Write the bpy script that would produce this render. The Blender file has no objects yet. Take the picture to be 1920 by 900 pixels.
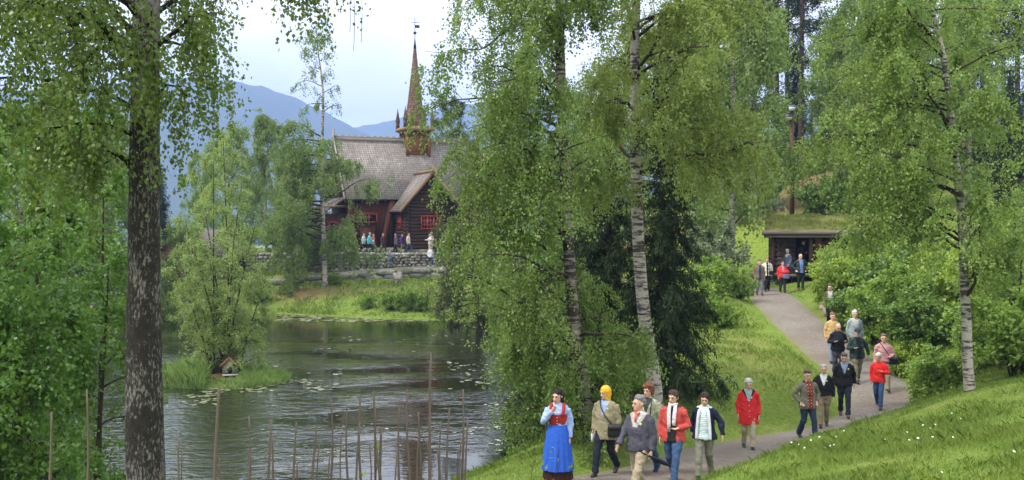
import bpy, math, random
import numpy as np
from mathutils import Vector, Matrix
R = math.radians
PI = math.pi
FPX, HY = 1900.0, 420.0
scene = bpy.context.scene
col = scene.collection
random.seed(7)

# ------------------------------------------------------------------ helpers
def wp(px, py, d):
    return ((px - 960) / FPX * d, d, -(py - HY) / FPX * d)

def S(r, g, b, k=1.0):
    f = lambda c: (c / 255 / 12.92 if c / 255 <= 0.04045 else ((c / 255 + 0.055) / 1.055) ** 2.4)
    return (min(f(r) * k, .95), min(f(g) * k, .95), min(f(b) * k, .95))

def tag(o, label=None, cat=None, group=None, kind=None):
    if label: o['label'] = label
    if cat: o['category'] = cat
    if group: o['group'] = group
    if kind: o['kind'] = kind
    return o

def link(o, parent=None):
    col.objects.link(o)
    if parent is not None: o.parent = parent
    return o

def empty(name, loc=(0, 0, 0), rz=0):
    o = bpy.data.objects.new(name, None)
    o.empty_display_size = .2
    o.location = loc; o.rotation_euler = (0, 0, rz)
    return link(o)

def np_mesh(name, V, loops, starts, totals, material=None, smooth=False, colors=None):
    me = bpy.data.meshes.new(name)
    V = np.asarray(V, dtype=np.float32).reshape(-1, 3)
    me.vertices.add(len(V)); me.vertices.foreach_set('co', V.ravel())
    loops = np.asarray(loops, dtype=np.int32).ravel()
    me.loops.add(len(loops)); me.loops.foreach_set('vertex_index', loops)
    me.polygons.add(len(starts))
    me.polygons.foreach_set('loop_start', np.asarray(starts, dtype=np.int32))
    me.polygons.foreach_set('loop_total', np.asarray(totals, dtype=np.int32))
    if smooth: me.polygons.foreach_set('use_smooth', np.ones(len(starts), dtype=bool))
    me.update(calc_edges=True)
    if material: me.materials.append(material)
    if colors:
        for nm, arr in colors.items():
            a = me.attributes.new(nm, 'FLOAT', 'POINT')
            a.data.foreach_set('value', np.asarray(arr, dtype=np.float32).ravel())
    return me

def quads_mesh(name, V, F, material=None, smooth=False, colors=None):
    F = np.asarray(F, dtype=np.int32)
    n, k = F.shape
    return np_mesh(name, V, F.ravel(), np.arange(n) * k, np.full(n, k), material, smooth, colors)

class MB:
    """collects polygons of several shapes into one mesh"""
    def __init__(s): s.v = []; s.f = []; s.n = 0
    def add(s, V, F):
        V = np.asarray(V, float).reshape(-1, 3)
        s.v.append(V)
        for f in F: s.f.append([int(i) + s.n for i in f])
        s.n += len(V); return s
    def box(s, c, size, rot=None, jit=0, rng=None):
        x, y, z = [a / 2 for a in size]
        V = np.array([(-x, -y, -z), (x, -y, -z), (x, y, -z), (-x, y, -z), (-x, -y, z), (x, -y, z), (x, y, z), (-x, y, z)])
        if jit: V = V + rng.uniform(-jit, jit, V.shape)
        if rot is not None: V = V @ np.array(rot).T
        return s.add(V + np.array(c), [(3, 2, 1, 0), (4, 5, 6, 7), (0, 1, 5, 4), (1, 2, 6, 5), (2, 3, 7, 6), (3, 0, 4, 7)])
    def tube(s, pts, rad, k=8, flat=None, cap=True):
        V, F = tube(pts, rad, k, cap); return s.add(V, F)
    def prism(s, poly, axis_vec, closed=True):
        P = np.asarray(poly, float); n = len(P); Q = P + np.array(axis_vec)
        F = [tuple(range(n))[::-1], tuple(range(n, 2 * n))]
        for i in range(n): F.append((i, (i + 1) % n, n + (i + 1) % n, n + i))
        return s.add(np.vstack([P, Q]), F)
    def mesh(s, name, material=None, smooth=False):
        V = np.vstack(s.v)
        tot = np.array([len(f) for f in s.f]); st = np.concatenate([[0], np.cumsum(tot)[:-1]])
        return np_mesh(name, V, np.concatenate([np.asarray(f) for f in s.f]), st, tot, material, smooth)
    def build(s, name, material=None, parent=None, smooth=False):
        return link(bpy.data.objects.new(name, s.mesh(name, material, smooth)), parent)

def frames(P):
    P = np.asarray(P, float)
    T = np.gradient(P, axis=0); T /= (np.linalg.norm(T, axis=1, keepdims=True) + 1e-9)
    up = np.array([0., 0., 1.]) if abs(T[0][2]) < .9 else np.array([1., 0., 0.])
    A = np.empty_like(P); B = np.empty_like(P)
    a = np.cross(T[0], up); a /= np.linalg.norm(a)
    for i in range(len(P)):
        a = a - T[i] * a.dot(T[i]); a /= (np.linalg.norm(a) + 1e-9)
        A[i] = a; B[i] = np.cross(T[i], a)
    return A, B

def tube(P, rad, k=8, cap=True):
    P = np.asarray(P, float); n = len(P)
    rad = np.broadcast_to(np.asarray(rad, float), (n,))
    A, B = frames(P)
    th = np.arange(k) / k * 2 * PI
    V = P[:, None, :] + rad[:, None, None] * (np.cos(th)[None, :, None] * A[:, None, :] + np.sin(th)[None, :, None] * B[:, None, :])
    F = []
    for i in range(n - 1):
        for j in range(k):
            F.append((i * k + j, i * k + (j + 1) % k, (i + 1) * k + (j + 1) % k, (i + 1) * k + j))
    if cap:
        F.append(tuple(range(k))[::-1]); F.append(tuple((n - 1) * k + j for j in range(k)))
    return V.reshape(-1, 3), F

def tube_q(P, rad, k):
    """quads only, array form for the trees"""
    P = np.asarray(P, float); n = len(P)
    A, B = frames(P)
    th = np.arange(k) / k * 2 * PI
    V = P[:, None, :] + np.asarray(rad)[:, None, None] * (np.cos(th)[None, :, None] * A[:, None, :] + np.sin(th)[None, :, None] * B[:, None, :])
    i = np.arange(n - 1)[:, None] * k; j = np.arange(k)[None, :]; j2 = (j + 1) % k
    F = np.stack([i + j, i + j2, i + k + j2, i + k + j], -1).reshape(-1, 4)
    return V.reshape(-1, 3), F

def stack(rings, k=16, pw=2.0):
    """rings (cx,cy,cz,rx,ry) lofted and capped"""
    th = np.arange(k) / k * 2 * PI
    c, s_ = np.cos(th), np.sin(th)
    c = np.sign(c) * np.abs(c) ** (2 / pw); s_ = np.sign(s_) * np.abs(s_) ** (2 / pw)
    V = []
    for (cx, cy, cz, rx, ry) in rings:
        V.append(np.stack([cx + rx * c, cy + ry * s_, np.full(k, cz)], -1))
    n = len(rings); F = []
    for i in range(n - 1):
        for j in range(k):
            F.append((i * k + j, i * k + (j + 1) % k, (i + 1) * k + (j + 1) % k, (i + 1) * k + j))
    F.append(tuple(range(k))[::-1]); F.append(tuple((n - 1) * k + j for j in range(k)))
    return np.vstack(V), F

def smoothstep(a, b, x):
    t = np.clip((x - a) / (b - a), 0, 1); return t * t * (3 - 2 * t)

# value noise on arrays, for terrain and bumps
def vnoise(x, y, seed=0):
    xi = np.floor(x).astype(np.int64); yi = np.floor(y).astype(np.int64)
    xf = x - xi; yf = y - yi
    def h(a, b):
        n = (a * 374761393 + b * 668265263 + seed * 974711) & 0x7fffffff
        n = ((n ^ (n >> 13)) * 1274126177) & 0x7fffffff
        return ((n ^ (n >> 16)) & 0xffff) / 65535.0
    u = xf * xf * (3 - 2 * xf); v = yf * yf * (3 - 2 * yf)
    return (h(xi, yi) * (1 - u) + h(xi + 1, yi) * u) * (1 - v) + (h(xi, yi + 1) * (1 - u) + h(xi + 1, yi + 1) * u) * v
def fbm(x, y, o=4, seed=0):
    s = 0; a = .5
    for i in range(o): s = s + a * vnoise(x * 2 ** i + 17 * i, y * 2 ** i - 31 * i, seed + i); a *= .5
    return s

# ------------------------------------------------------------------ materials
class NT:
    def __init__(s, name):
        s.m = bpy.data.materials.new(name); s.m.use_nodes = True
        s.t = s.m.node_tree; s.n = s.t.nodes; s.n.clear()
        s.out = s.n.new('ShaderNodeOutputMaterial')
    def node(s, t, **kw):
        n = s.n.new('ShaderNode' + t)
        for k, v in kw.items():
            if k == 'inp':
                for a, b in v.items():
                    if hasattr(b, 'is_output') or isinstance(b, bpy.types.NodeSocket): s.t.links.new(b, n.inputs[a])
                    else: n.inputs[a].default_value = b
            else: setattr(n, k, v)
        return n
    def link(s, a, b): s.t.links.new(a, b)
    def noise(s, scale, detail=3, rough=.55, vec=None, dist=0):
        n = s.node('TexNoise', inp={'Scale': scale, 'Detail': detail, 'Roughness': rough, 'Distortion': dist})
        if vec is not None: s.link(vec, n.inputs['Vector'])
        return n.outputs['Fac']
    def ramp(s, fac, stops, interp='LINEAR'):
        r = s.node('ValToRGB'); r.color_ramp.interpolation = interp
        e = r.color_ramp.elements
        while len(e) < len(stops): e.new(.5)
        for i, (p, c) in enumerate(stops):
            e[i].position = p; e[i].color = (c[0], c[1], c[2], 1) if not isinstance(c, float) else (c, c, c, 1)
        s.link(fac, r.inputs[0]); return r.outputs['Color']
    def mix(s, fac, a, b, mode='MIX'):
        m = s.node('Mix', data_type='RGBA', blend_type=mode)
        for k, v in ((0, fac), (6, a), (7, b)):
            if isinstance(v, bpy.types.NodeSocket): s.link(v, m.inputs[k])
            elif k == 0: m.inputs[0].default_value = v
            else: m.inputs[k].default_value = (v[0], v[1], v[2], 1)
        return m.outputs[2]
    def math(s, op, a, b=0.0, clamp=False):
        m = s.node('Math', operation=op, use_clamp=clamp)
        for i, v in enumerate((a, b)):
            if isinstance(v, bpy.types.NodeSocket): s.link(v, m.inputs[i])
            else: m.inputs[i].default_value = v
        return m.outputs[0]
    def obj(s): return s.node('TexCoord').outputs['Object']
    def scaled(s, vec, sc):
        return s.node('Mapping', inp={'Vector': vec, 'Scale': sc}).outputs[0]
    def bump(s, h, strength=.5, dist=.02):
        return s.node('Bump', inp={'Height': h, 'Strength': strength, 'Distance': dist}).outputs[0]
    def principled(s, color, rough=.7, spec=.3, bump=None, **kw):
        p = s.node('BsdfPrincipled')
        if isinstance(color, bpy.types.NodeSocket): s.link(color, p.inputs['Base Color'])
        else: p.inputs['Base Color'].default_value = (color[0], color[1], color[2], 1)
        if isinstance(rough, bpy.types.NodeSocket): s.link(rough, p.inputs['Roughness'])
        else: p.inputs['Roughness'].default_value = rough
        p.inputs['Specular IOR Level'].default_value = spec
        for k, v in kw.items(): p.inputs[k.replace('_', ' ')].default_value = v
        if bump is not None: s.link(bump, p.inputs['Normal'])
        s.link(p.outputs[0], s.out.inputs[0]); return s.m

def dim(c, k): return (c[0] * k, c[1] * k, c[2] * k)

_fab = {}
def fabric(c, rough=.85, key=None):
    k = (tuple(round(x, 3) for x in c), rough)
    if k in _fab: return _fab[k]
    n = NT('fabric'); o = n.obj()
    f = n.noise(7, 3, .6, o); f2 = n.noise(90, 2, .6, o)
    cc = n.mix(f, dim(c, .78), dim(c, 1.15))
    cc = n.mix(n.math('MULTIPLY', f2, .35), cc, dim(c, .7))
    _fab[k] = n.principled(cc, rough, .15, n.bump(n.noise(14, 3, .6, o), .5, .03)); return _fab[k]

def simple(name, c, rough=.6, spec=.3, vary=.25, scale=6, metal=0):
    n = NT(name); f = n.noise(scale, 4, .6, n.obj())
    return n.principled(n.mix(f, dim(c, 1 - vary), dim(c, 1 + vary)), rough, spec, n.bump(f, .3, .01), Metallic=metal)

def leaf_mat(name, c, c2, trans=.4, rough=.42, hue_scale=.6, spec=.4):
    """two leaf tones picked per leaf and per bough, part of the light passes through"""
    n = NT(name)
    rnd = n.node('NewGeometry').outputs['Random Per Island']
    big = n.noise(hue_scale, 2, .5, n.obj())
    f = n.math('ADD', n.math('MULTIPLY', rnd, .7), n.math('MULTIPLY', n.math('SUBTRACT', big, .5), 1.4), True)
    cc = n.mix(f, c, c2)
    p = n.node('BsdfPrincipled', inp={'Base Color': cc, 'Roughness': rough, 'Specular IOR Level': spec})
    tc = n.mix(.5, cc, (c2[0] * 1.25, c2[1] * 1.3, c2[2] * .7))
    t = n.node('BsdfTranslucent', inp={'Color': tc})
    m = n.node('MixShader', inp={0: trans}); n.link(p.outputs[0], m.inputs[1]); n.link(t.outputs[0], m.inputs[2])
    n.link(m.outputs[0], n.out.inputs[0]); return n.m

# ------------------------------------------------------------------ camera, light, air
cam = bpy.data.cameras.new('camera'); cam_o = link(bpy.data.objects.new('camera', cam))
cam.sensor_width = 36; cam.lens = 36 * FPX / 1920; cam.shift_y = -30 / 1920
cam.clip_start = .1; cam.clip_end = 20000
cam_o.location = (0, 0, 0); cam_o.rotation_euler = (R(90), 0, 0)
scene.camera = cam_o

SUN_EL, SUN_AZ = 52, 250        # azimuth from +Y, clockwise: high on the left, a little behind the camera
w = bpy.data.worlds.new('World'); scene.world = w; w.use_nodes = True
nt = w.node_tree; nt.nodes.clear()
sky = nt.nodes.new('ShaderNodeTexSky'); sky.sky_type = 'NISHITA'; sky.sun_disc = False
sky.sun_elevation = R(SUN_EL); sky.sun_rotation = R(SUN_AZ); sky.altitude = 300; sky.dust_density = 2
tc = nt.nodes.new('ShaderNodeTexCoord')
mp = nt.nodes.new('ShaderNodeMapping'); mp.inputs['Scale'].default_value = (1, 1, 2.6)
nt.links.new(tc.outputs['Generated'], mp.inputs[0])
cn = nt.nodes.new('ShaderNodeTexNoise'); cn.inputs['Scale'].default_value = 3.4; cn.inputs['Detail'].default_value = 6; cn.inputs['Roughness'].default_value = .5
nt.links.new(mp.outputs[0], cn.inputs[0])
cr = nt.nodes.new('ShaderNodeValToRGB')
cr.color_ramp.elements[0].position = .38; cr.color_ramp.elements[0].color = (11.0, 11.9, 13.2, 1)
cr.color_ramp.elements[1].position = .60; cr.color_ramp.elements[1].color = (15.5, 15.6, 15.7, 1)
nt.links.new(cn.outputs['Fac'], cr.inputs[0])
mx = nt.nodes.new('ShaderNodeMix'); mx.data_type = 'RGBA'; mx.inputs[0].default_value = .9
nt.links.new(sky.outputs[0], mx.inputs[6]); nt.links.new(cr.outputs[0], mx.inputs[7])
# an overcast sky is brighter overhead than at the horizon
sxyz = nt.nodes.new('ShaderNodeSeparateXYZ'); nt.links.new(tc.outputs['Generated'], sxyz.inputs[0])
gr = nt.nodes.new('ShaderNodeMapRange'); gr.inputs['From Min'].default_value = .12; gr.inputs['From Max'].default_value = .75; gr.inputs['To Min'].default_value = 1.0; gr.inputs['To Max'].default_value = 2.0
nt.links.new(sxyz.outputs[2], gr.inputs['Value'])
vm = nt.nodes.new('ShaderNodeVectorMath'); vm.operation = 'SCALE'
nt.links.new(mx.outputs[2], vm.inputs[0]); nt.links.new(gr.outputs[0], vm.inputs['Scale'])
bg = nt.nodes.new('ShaderNodeBackground'); bg.inputs['Strength'].default_value = .1
nt.links.new(vm.outputs[0], bg.inputs[0])
wo = nt.nodes.new('ShaderNodeOutputWorld'); nt.links.new(bg.outputs[0], wo.inputs[0])

sl = bpy.data.lights.new('sun', 'SUN'); sl.energy = 3.4; sl.angle = R(8); sl.color = (1, .95, .86)
so = link(bpy.data.objects.new('sun', sl))
az, el = R(SUN_AZ), R(SUN_EL)
sd = Vector((math.sin(az) * math.cos(el), math.cos(az) * math.cos(el), math.sin(el)))
so.rotation_euler = sd.to_track_quat('Z', 'Y').to_euler()
so.location = (-20, -10, 40)

scene.view_settings.view_transform = 'Standard'; scene.view_settings.look = 'None'
scene.view_settings.exposure = .26; scene.view_settings.gamma = 1
scene.render.engine = 'CYCLES'
cy = scene.cycles
cy.max_bounces = 7; cy.diffuse_bounces = 3; cy.glossy_bounces = 3; cy.transmission_bounces = 4; cy.transparent_max_bounces = 6; cy.volume_bounces = 0
cy.caustics_reflective = False; cy.caustics_refractive = False
cy.use_denoising = True
try: cy.denoiser = 'OPENIMAGEDENOISE'
except Exception: pass
# ------------------------------------------------------------------ terrain
WATER_Z = -6.6
PATH = np.array([(-7, 11.5, -4.35), (-3, 14, -4.5), (-.5, 16.2, -4.65), (1.5, 18, -4.72), (3, 19.6, -4.85), (4.6, 22.5, -5.15), (6.6, 25.3, -5.5),
    (9.0, 27.2, -5.55), (10.8, 29.4, -5.4), (11.5, 32, -5.1), (11.75, 35.5, -4.86), (11.75, 38.5, -4.46), (12, 43, -4.05), (12.5, 48, -3.62), (12.7, 51.5, -3.38), (11.9, 53.6, -3.25), (9.5, 55, -3.1), (6, 56.5, -3.1)], float)
PATH2 = np.array([(-34, 66, -4.9), (-30, 71, -4.6), (-24.5, 78, -4.5), (-19.5, 81.2, -4.35), (-10, 83.0, -3.65), (-4, 83.8, -3.45), (3, 84.2, -3.3), (10, 86, -3.0)], float)
PATH3 = np.array([(-24, 87.2, -2.52), (-12, 87.0, -2.52), (-3, 86.9, -2.52), (4, 87.3, -2.5)], float)

def resample(P, step):
    # Catmull-Rom then even spacing
    Q = [P[0]]
    for i in range(len(P) - 1):
        p0 = P[max(i - 1, 0)]; p1 = P[i]; p2 = P[i + 1]; p3 = P[min(i + 2, len(P) - 1)]
        for t in np.linspace(0, 1, 12)[1:]:
            Q.append(.5 * (2 * p1 + (p2 - p0) * t + (2 * p0 - 5 * p1 + 4 * p2 - p3) * t * t + (3 * p1 - p0 - 3 * p2 + p3) * t ** 3))
    Q = np.array(Q); s = np.concatenate([[0], np.cumsum(np.linalg.norm(np.diff(Q[:, :2], axis=0), axis=1))])
    t = np.arange(0, s[-1], step)
    return np.stack([np.interp(t, s, Q[:, k]) for k in range(3)], -1)
PATH_S, PATH2_S, PATH3_S = resample(PATH, .4), resample(PATH2, .6), resample(PATH3, .6)

def path_dist(x, y, P):
    d = np.full(x.shape, 1e9); z = np.zeros(x.shape)
    sel = (x > P[:, 0].min() - 4) & (x < P[:, 0].max() + 4) & (y > P[:, 1].min() - 4) & (y < P[:, 1].max() + 4)
    if sel.any():
        xs, ys = x[sel], y[sel]
        D = (xs[:, None] - P[None, :, 0]) ** 2 + (ys[:, None] - P[None, :, 1]) ** 2
        i = D.argmin(1); d[sel] = np.sqrt(D[np.arange(len(i)), i]); z[sel] = P[i, 2]
    return d, z

POND = np.array([(-31, 71), (-24, 74), (-17.7, 74.6), (-9.7, 70.8), (-5.9, 69.7), (-1, 67.5), (.4, 60), (.3, 54), (.7, 45), (.5, 36), (.4, 31), (-.4, 27.5), (-2.2, 24.5), (-5, 22.3), (-9, 21.4), (-13, 20.5), (-18, 21), (-24, 25), (-32, 40), (-36, 60)], float)
def pond_sd(x, y):
    """signed distance, negative inside the pond"""
    d = np.full(x.shape, 1e9); inside = np.zeros(x.shape, bool)
    n = len(POND)
    for i in range(n):
        a, b = POND[i], POND[(i + 1) % n]
        e = b - a; t = np.clip(((x - a[0]) * e[0] + (y - a[1]) * e[1]) / (e @ e), 0, 1)
        d = np.minimum(d, np.hypot(x - a[0] - t * e[0], y - a[1] - t * e[1]))
        c = ((a[1] > y) != (b[1] > y)); xi = a[0] + (y - a[1]) / (b[1] - a[1] + 1e-12) * e[0]
        inside ^= c & (x < xi)
    return np.where(inside, -d, d)

CP = [(0, 0, -1.7), (6, 3, -1.6), (-6, 3, -2.4), (0, -10, -1), (12, -8, 1), (-12, -8, -2), (-4, 12, -4.25), (-9, 12, -4.6), (-1, 14, -4.4), (-8, 17, -5.7), (-4, 18.5, -5.5), (-16, 15, -5.6), (-25, 15, -5),
      (3.0, 13, -3.75), wp(1500, 905, 13), wp(1920, 900, 10), wp(1920, 800, 15), wp(1750, 830, 17), wp(1920, 740, 20), wp(1815, 722, 22), wp(1330, 880, 17), wp(1600, 806, 22.5), wp(1700, 765, 26),
      wp(1900, 660, 30), wp(1900, 570, 40), wp(1600, 575, 42), wp(1760, 600, 42), wp(1900, 480, 52), wp(1640, 520, 50), wp(1600, 505, 56),
      wp(1400, 660, 35), wp(1340, 740, 28), wp(1440, 775, 28), wp(1425, 610, 42), wp(1350, 570, 45), wp(1230, 750, 24), wp(1100, 820, 21.5), wp(1250, 660, 31), wp(1290, 640, 35), wp(1180, 640, 40),
      wp(1300, 545, 56), wp(1410, 505, 61), wp(1410, 430, 85), wp(1330, 505, 61), wp(1340, 440, 85), wp(1200, 470, 80), wp(1100, 520, 65), wp(1000, 560, 64), (2.5, 50, -5.2), (3, 40, -5.2), (2.5, 34, -5.1),
      wp(1485, 400, 70), wp(1600, 395, 70), wp(1470, 350, 84), wp(1420, 405, 74), wp(1560, 330, 90), wp(1700, 320, 80), wp(1900, 270, 80), wp(1700, 420, 60), wp(1900, 380, 60), wp(1300, 400, 95), wp(1400, 330, 105), wp(1700, 270, 105), wp(2000, 250, 105), wp(2300, 300, 70), wp(2300, 500, 40),
      (-15, 79.5, -4.9), (-8, 80.5, -4.7), (0, 80, -4.5), (-20, 78.5, -5.2), (-12, 75.5, -5.7), (-4, 74, -5.8), (2, 72, -5.2),
      (-28, 90, -3.6), (-30, 100, -3), (-12, 110, -2.3), (5, 100, -2.0), (10, 95, -2.2), (-30, 80, -4.3), (-38, 75, -4.8), (-45, 60, -5), (-45, 40, -5), (-30, 20, -5), (-45, 110, -3), (-10, 130, -3), (30, 135, 6), (-50, 135, -4)]
CP = np.array(CP, float)
CP = np.vstack([CP, np.c_[POND, np.full(len(POND), WATER_Z)]])
def tps(r2): return np.where(r2 > 1e-12, r2 * np.log(np.maximum(r2, 1e-12)) * .5, 0)
_n = len(CP)
_K = tps(((CP[:, None, :2] - CP[None, :, :2]) ** 2).sum(-1)) + np.eye(_n) * 2.0
_Pm = np.c_[np.ones(_n), CP[:, :2]]
_A = np.block([[_K, _Pm], [_Pm.T, np.zeros((3, 3))]])
_W = np.linalg.solve(_A, np.r_[CP[:, 2], 0, 0, 0])

ISLE = (-12.0, 42.6, 2.35, 2.0)
def H(x, y):
    x = np.atleast_1d(np.asarray(x, float)); y = np.atleast_1d(np.asarray(y, float)); sh = x.shape
    x = x.ravel(); y = y.ravel()
    xc = np.clip(x, -58, 62); yc = np.clip(y, -14, 138)
    h = np.zeros(len(x))
    for i in range(0, len(x), 20000):
        sl_ = slice(i, i + 20000)
        r2 = (xc[sl_, None] - CP[None, :, 0]) ** 2 + (yc[sl_, None] - CP[None, :, 1]) ** 2
        h[sl_] = tps(r2) @ _W[:_n] + _W[_n] + _W[_n + 1] * xc[sl_] + _W[_n + 2] * yc[sl_]
    h += (fbm(x * .45, y * .45, 3, 3) - .45) * .28
    # church terrace
    m = smoothstep(85.2, 85.75, y) * smoothstep(-29, -27, x) * (1 - smoothstep(3, 7, x)) * (1 - smoothstep(108, 125, y))
    h = h * (1 - m) - 2.55 * m
    sd_ = pond_sd(x, y)
    h = np.where(sd_ < 0, np.minimum(h, WATER_Z - .12 - np.minimum(-sd_, 5) * .2), np.maximum(h, WATER_Z + .05 + np.minimum(sd_, 3) * .1))
    e = ((x - ISLE[0]) / ISLE[2]) ** 2 + ((y - ISLE[1]) / ISLE[3]) ** 2
    h = np.where(e < 2.2, np.maximum(h, WATER_Z + .32 - .36 * e), h)
    for P, w0, w1 in ((PATH_S, 1.2, 2.4), (PATH2_S, 1.05, 1.45), (PATH3_S, .9, 1.1)):
        d, z = path_dist(x, y, P)
        k = 1 - smoothstep(w0, w1, d)
        h = h * (1 - k) + (z - .05 * (1 - smoothstep(w0 * .8, w0, d))) * k
    far = smoothstep(0, 400, np.maximum(np.maximum(y - 138, np.abs(x) - 60), -y - 30))
    h = h * (1 - far) - 30 * far
    return h.reshape(sh)
def h1(x, y): return float(H([x], [y])[0])
def ground_at(px, d):
    X = (px - 960) / FPX * d; return (X, d, h1(X, d))

# grid: fine in view, coarse to the horizon
xs = np.concatenate([-np.geomspace(6000, 62, 26), np.arange(-60, -26, 1.0), np.arange(-26, 30, .42), np.arange(30, 62, 1.0), np.geomspace(62, 6000, 26)])
ys = np.concatenate([-np.geomspace(300, 14, 10), np.arange(-12, 8, 1.0), np.arange(8, 60, .42), np.arange(60, 90, .4), np.arange(90, 140, 1.2), np.geomspace(141, 9000, 34)])
GX, GY = np.meshgrid(xs, ys); GZ = H(GX.ravel(), GY.ravel())
nx, ny = len(xs), len(ys)
ii = (np.arange(ny - 1)[:, None] * nx + np.arange(nx - 1)[None, :])
GF = np.stack([ii, ii + 1, ii + nx + 1, ii + nx], -1).reshape(-1, 4)
gx, gy = GX.ravel(), GY.ravel()
# bare-soil mask: needle-strewn slope behind the cabin, worn bank under the wall, scrape by the path
def blob(cx, cy, rx, ry):
    return np.exp(-(((gx - cx) / rx) ** 2 + ((gy - cy) / ry) ** 2))
isle_ = np.exp(-(((gx + 12) / 3) ** 2 + ((gy - 42.6) / 2.6) ** 2) * 1.2)
soil = isle_ * 1.2 + np.clip(1.5 * blob(20, 78, 7, 8) + .9 * blob(11, 92, 7, 9) + 1.0 * blob(-15.5, 78.2, 3.6, 1.5) + .45 * blob(-8, 78.6, 4, 1.0) + .55 * blob(14, 42.5, 1.5, 3) + .5 * blob(7.5, 33, 1.3, 3) + .9 * smoothstep(66, 84, gy) * smoothstep(18, 26, gx)
      + .35 * blob(8.5, 37, 1.5, 3) + blob(-32, 82, 6, 4) * .8, 0, 1)
mead = np.clip(1.2 * blob(17, 72, 7, 13) + .9 * blob(-10, 81.5, 14, 1.2) + .5 * blob(8, 38, 3, 8), 0, 1)
n = NT('grass ground'); o = n.obj()
big = n.noise(.35, 4, .6, o); fine = n.noise(9, 4, .65, o); mid = n.noise(1.7, 3, .6, o)
g = n.mix(big, (.105, .165, .024), (.175, .235, .04))
g = n.mix(n.ramp(mid, [(.45, 0.), (.75, .8)]), g, (.25, .25, .07))
g = n.mix(n.ramp(fine, [(.35, .75), (.6, 0.)]), g, (.075, .13, .016))
am = n.node('Attribute', attribute_name='meadow').outputs['Fac']
g = n.mix(am, g, n.mix(mid, (.16, .235, .03), (.205, .265, .04)))
asn = n.node('Attribute', attribute_name='soil').outputs['Fac']
sm = n.math('MULTIPLY', asn, n.ramp(n.noise(1.1, 4, .7, o), [(.32, 0.), (.52, 1.)]))
g = n.mix(sm, g, n.mix(fine, (.13, .075, .04), (.25, .16, .085)))
M_ground = n.principled(g, .95, .1, n.bump(fine, .9, .12))
gm = quads_mesh('ground', np.c_[gx, gy, GZ], GF, M_ground, True, {'soil': soil, 'meadow': mead})
ground = tag(link(bpy.data.objects.new('ground', gm)), 'grassy ground rolling down to the pond', None, None, 'structure'); del ground['label']

# ------------------------------------------------------------------ paths
n = NT('gravel'); o = n.obj()
f1 = n.noise(42, 3, .7, o); f2 = n.noise(1.0, 4, .6, o)
vor = n.node('TexVoronoi', inp={'Scale': 26.0}); n.link(o, vor.inputs['Vector'])
g = n.mix(f2, (.19, .165, .138), (.30, .265, .225))
g = n.mix(n.ramp(n.noise(.45, 4, .65, o), [(.42, 0.), (.62, .8)]), g, (.19, .135, .10))
g = n.mix(n.ramp(n.noise(7, 4, .75, o), [(.38, .65), (.52, 0.)]), g, (.13, .105, .085))
g = n.mix(n.ramp(f1, [(.4, .7), (.6, 0.)]), g, (.10, .085, .07))
g = n.mix(n.ramp(vor.outputs['Distance'], [(.10, .7), (.24, 0.)]), g, (.44, .41, .37))
ed = n.node('Attribute', attribute_name='edge').outputs['Fac']
g = n.mix(n.math('MULTIPLY', ed, n.ramp(n.noise(5, 4, .7, o), [(.35, .2), (.6, 1.)])), g, (.13, .15, .035))
M_gravel = n.principled(g, .95, .15, n.bump(f1, .7, .02))
def path_mesh(name, P, half, mat):
    T = np.gradient(P[:, :2], axis=0); T /= np.linalg.norm(T, axis=1, keepdims=True); N = np.c_[T[:, 1], -T[:, 0]]
    t = np.linspace(-1, 1, 9); V = []; E = []
    wob = 1 + .22 * (fbm(np.arange(len(P)) * .35, np.zeros(len(P)), 3, 5) - .5)
    wob2 = 1 + .22 * (fbm(np.arange(len(P)) * .35, np.zeros(len(P)), 3, 9) - .5)
    for i, p in enumerate(P):
        for k in t:
            hw = half * (wob[i] if k > 0 else wob2[i])
            V.append((p[0] + N[i, 0] * k * hw, p[1] + N[i, 1] * k * hw, p[2] + .035 - .10 * abs(k) ** 5)); E.append(abs(k) ** 4)
    V = np.array(V); m = len(t)
    ii = np.arange(len(P) - 1)[:, None] * m + np.arange(m - 1)[None, :]
    F = np.stack([ii, ii + 1, ii + m + 1, ii + m], -1).reshape(-1, 4)
    o = link(bpy.data.objects.new(name, quads_mesh(name, V, F, mat, True, {'edge': E})))
    return tag(o, kind='structure')
path_mesh('path', PATH_S, 1.3, M_gravel)
path_mesh('path', PATH2_S, .95, M_gravel)
path_mesh('path', PATH3_S, .85, M_gravel)

# ------------------------------------------------------------------ water
n = NT('pond water'); o = n.obj()
v1 = n.scaled(o, (1.0, 1.7, 1))
r1 = n.noise(3.0, 2, .55, v1); r2 = n.noise(.9, 2, .5, v1); calm = n.noise(.13, 3, .5, n.scaled(o, (1, 1.6, 1)))
sx = n.node('SeparateXYZ'); n.link(o, sx.inputs[0])
far_ = n.node('MapRange', inp={'Value': sx.outputs[1], 'From Min': 52.0, 'From Max': 60.0, 'To Min': 1.0, 'To Max': .12}).outputs[0]
lee = n.node('MapRange', inp={'Value': sx.outputs[0], 'From Min': -3.5, 'From Max': -.8, 'To Min': 1.0, 'To Max': .25}).outputs[0]
amp = n.math('MULTIPLY', n.math('MULTIPLY', n.ramp(calm, [(.40, .12), (.52, 1.)]), far_), lee)
hgt = n.math('MULTIPLY', n.math('ADD', n.math('MULTIPLY', r1, .8), r2), amp)
p = n.node('BsdfPrincipled', inp={'Base Color': (.012, .014, .006, 1), 'Roughness': .06, 'IOR': 1.6, 'Specular IOR Level': .5, 'Normal': n.bump(hgt, .62, .085)})
n.link(p.outputs[0], n.out.inputs[0]); M_water = n.m
wv = np.array([(-40, 18, WATER_Z), (4, 18, WATER_Z), (4, 78, WATER_Z), (-40, 78, WATER_Z)])
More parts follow.
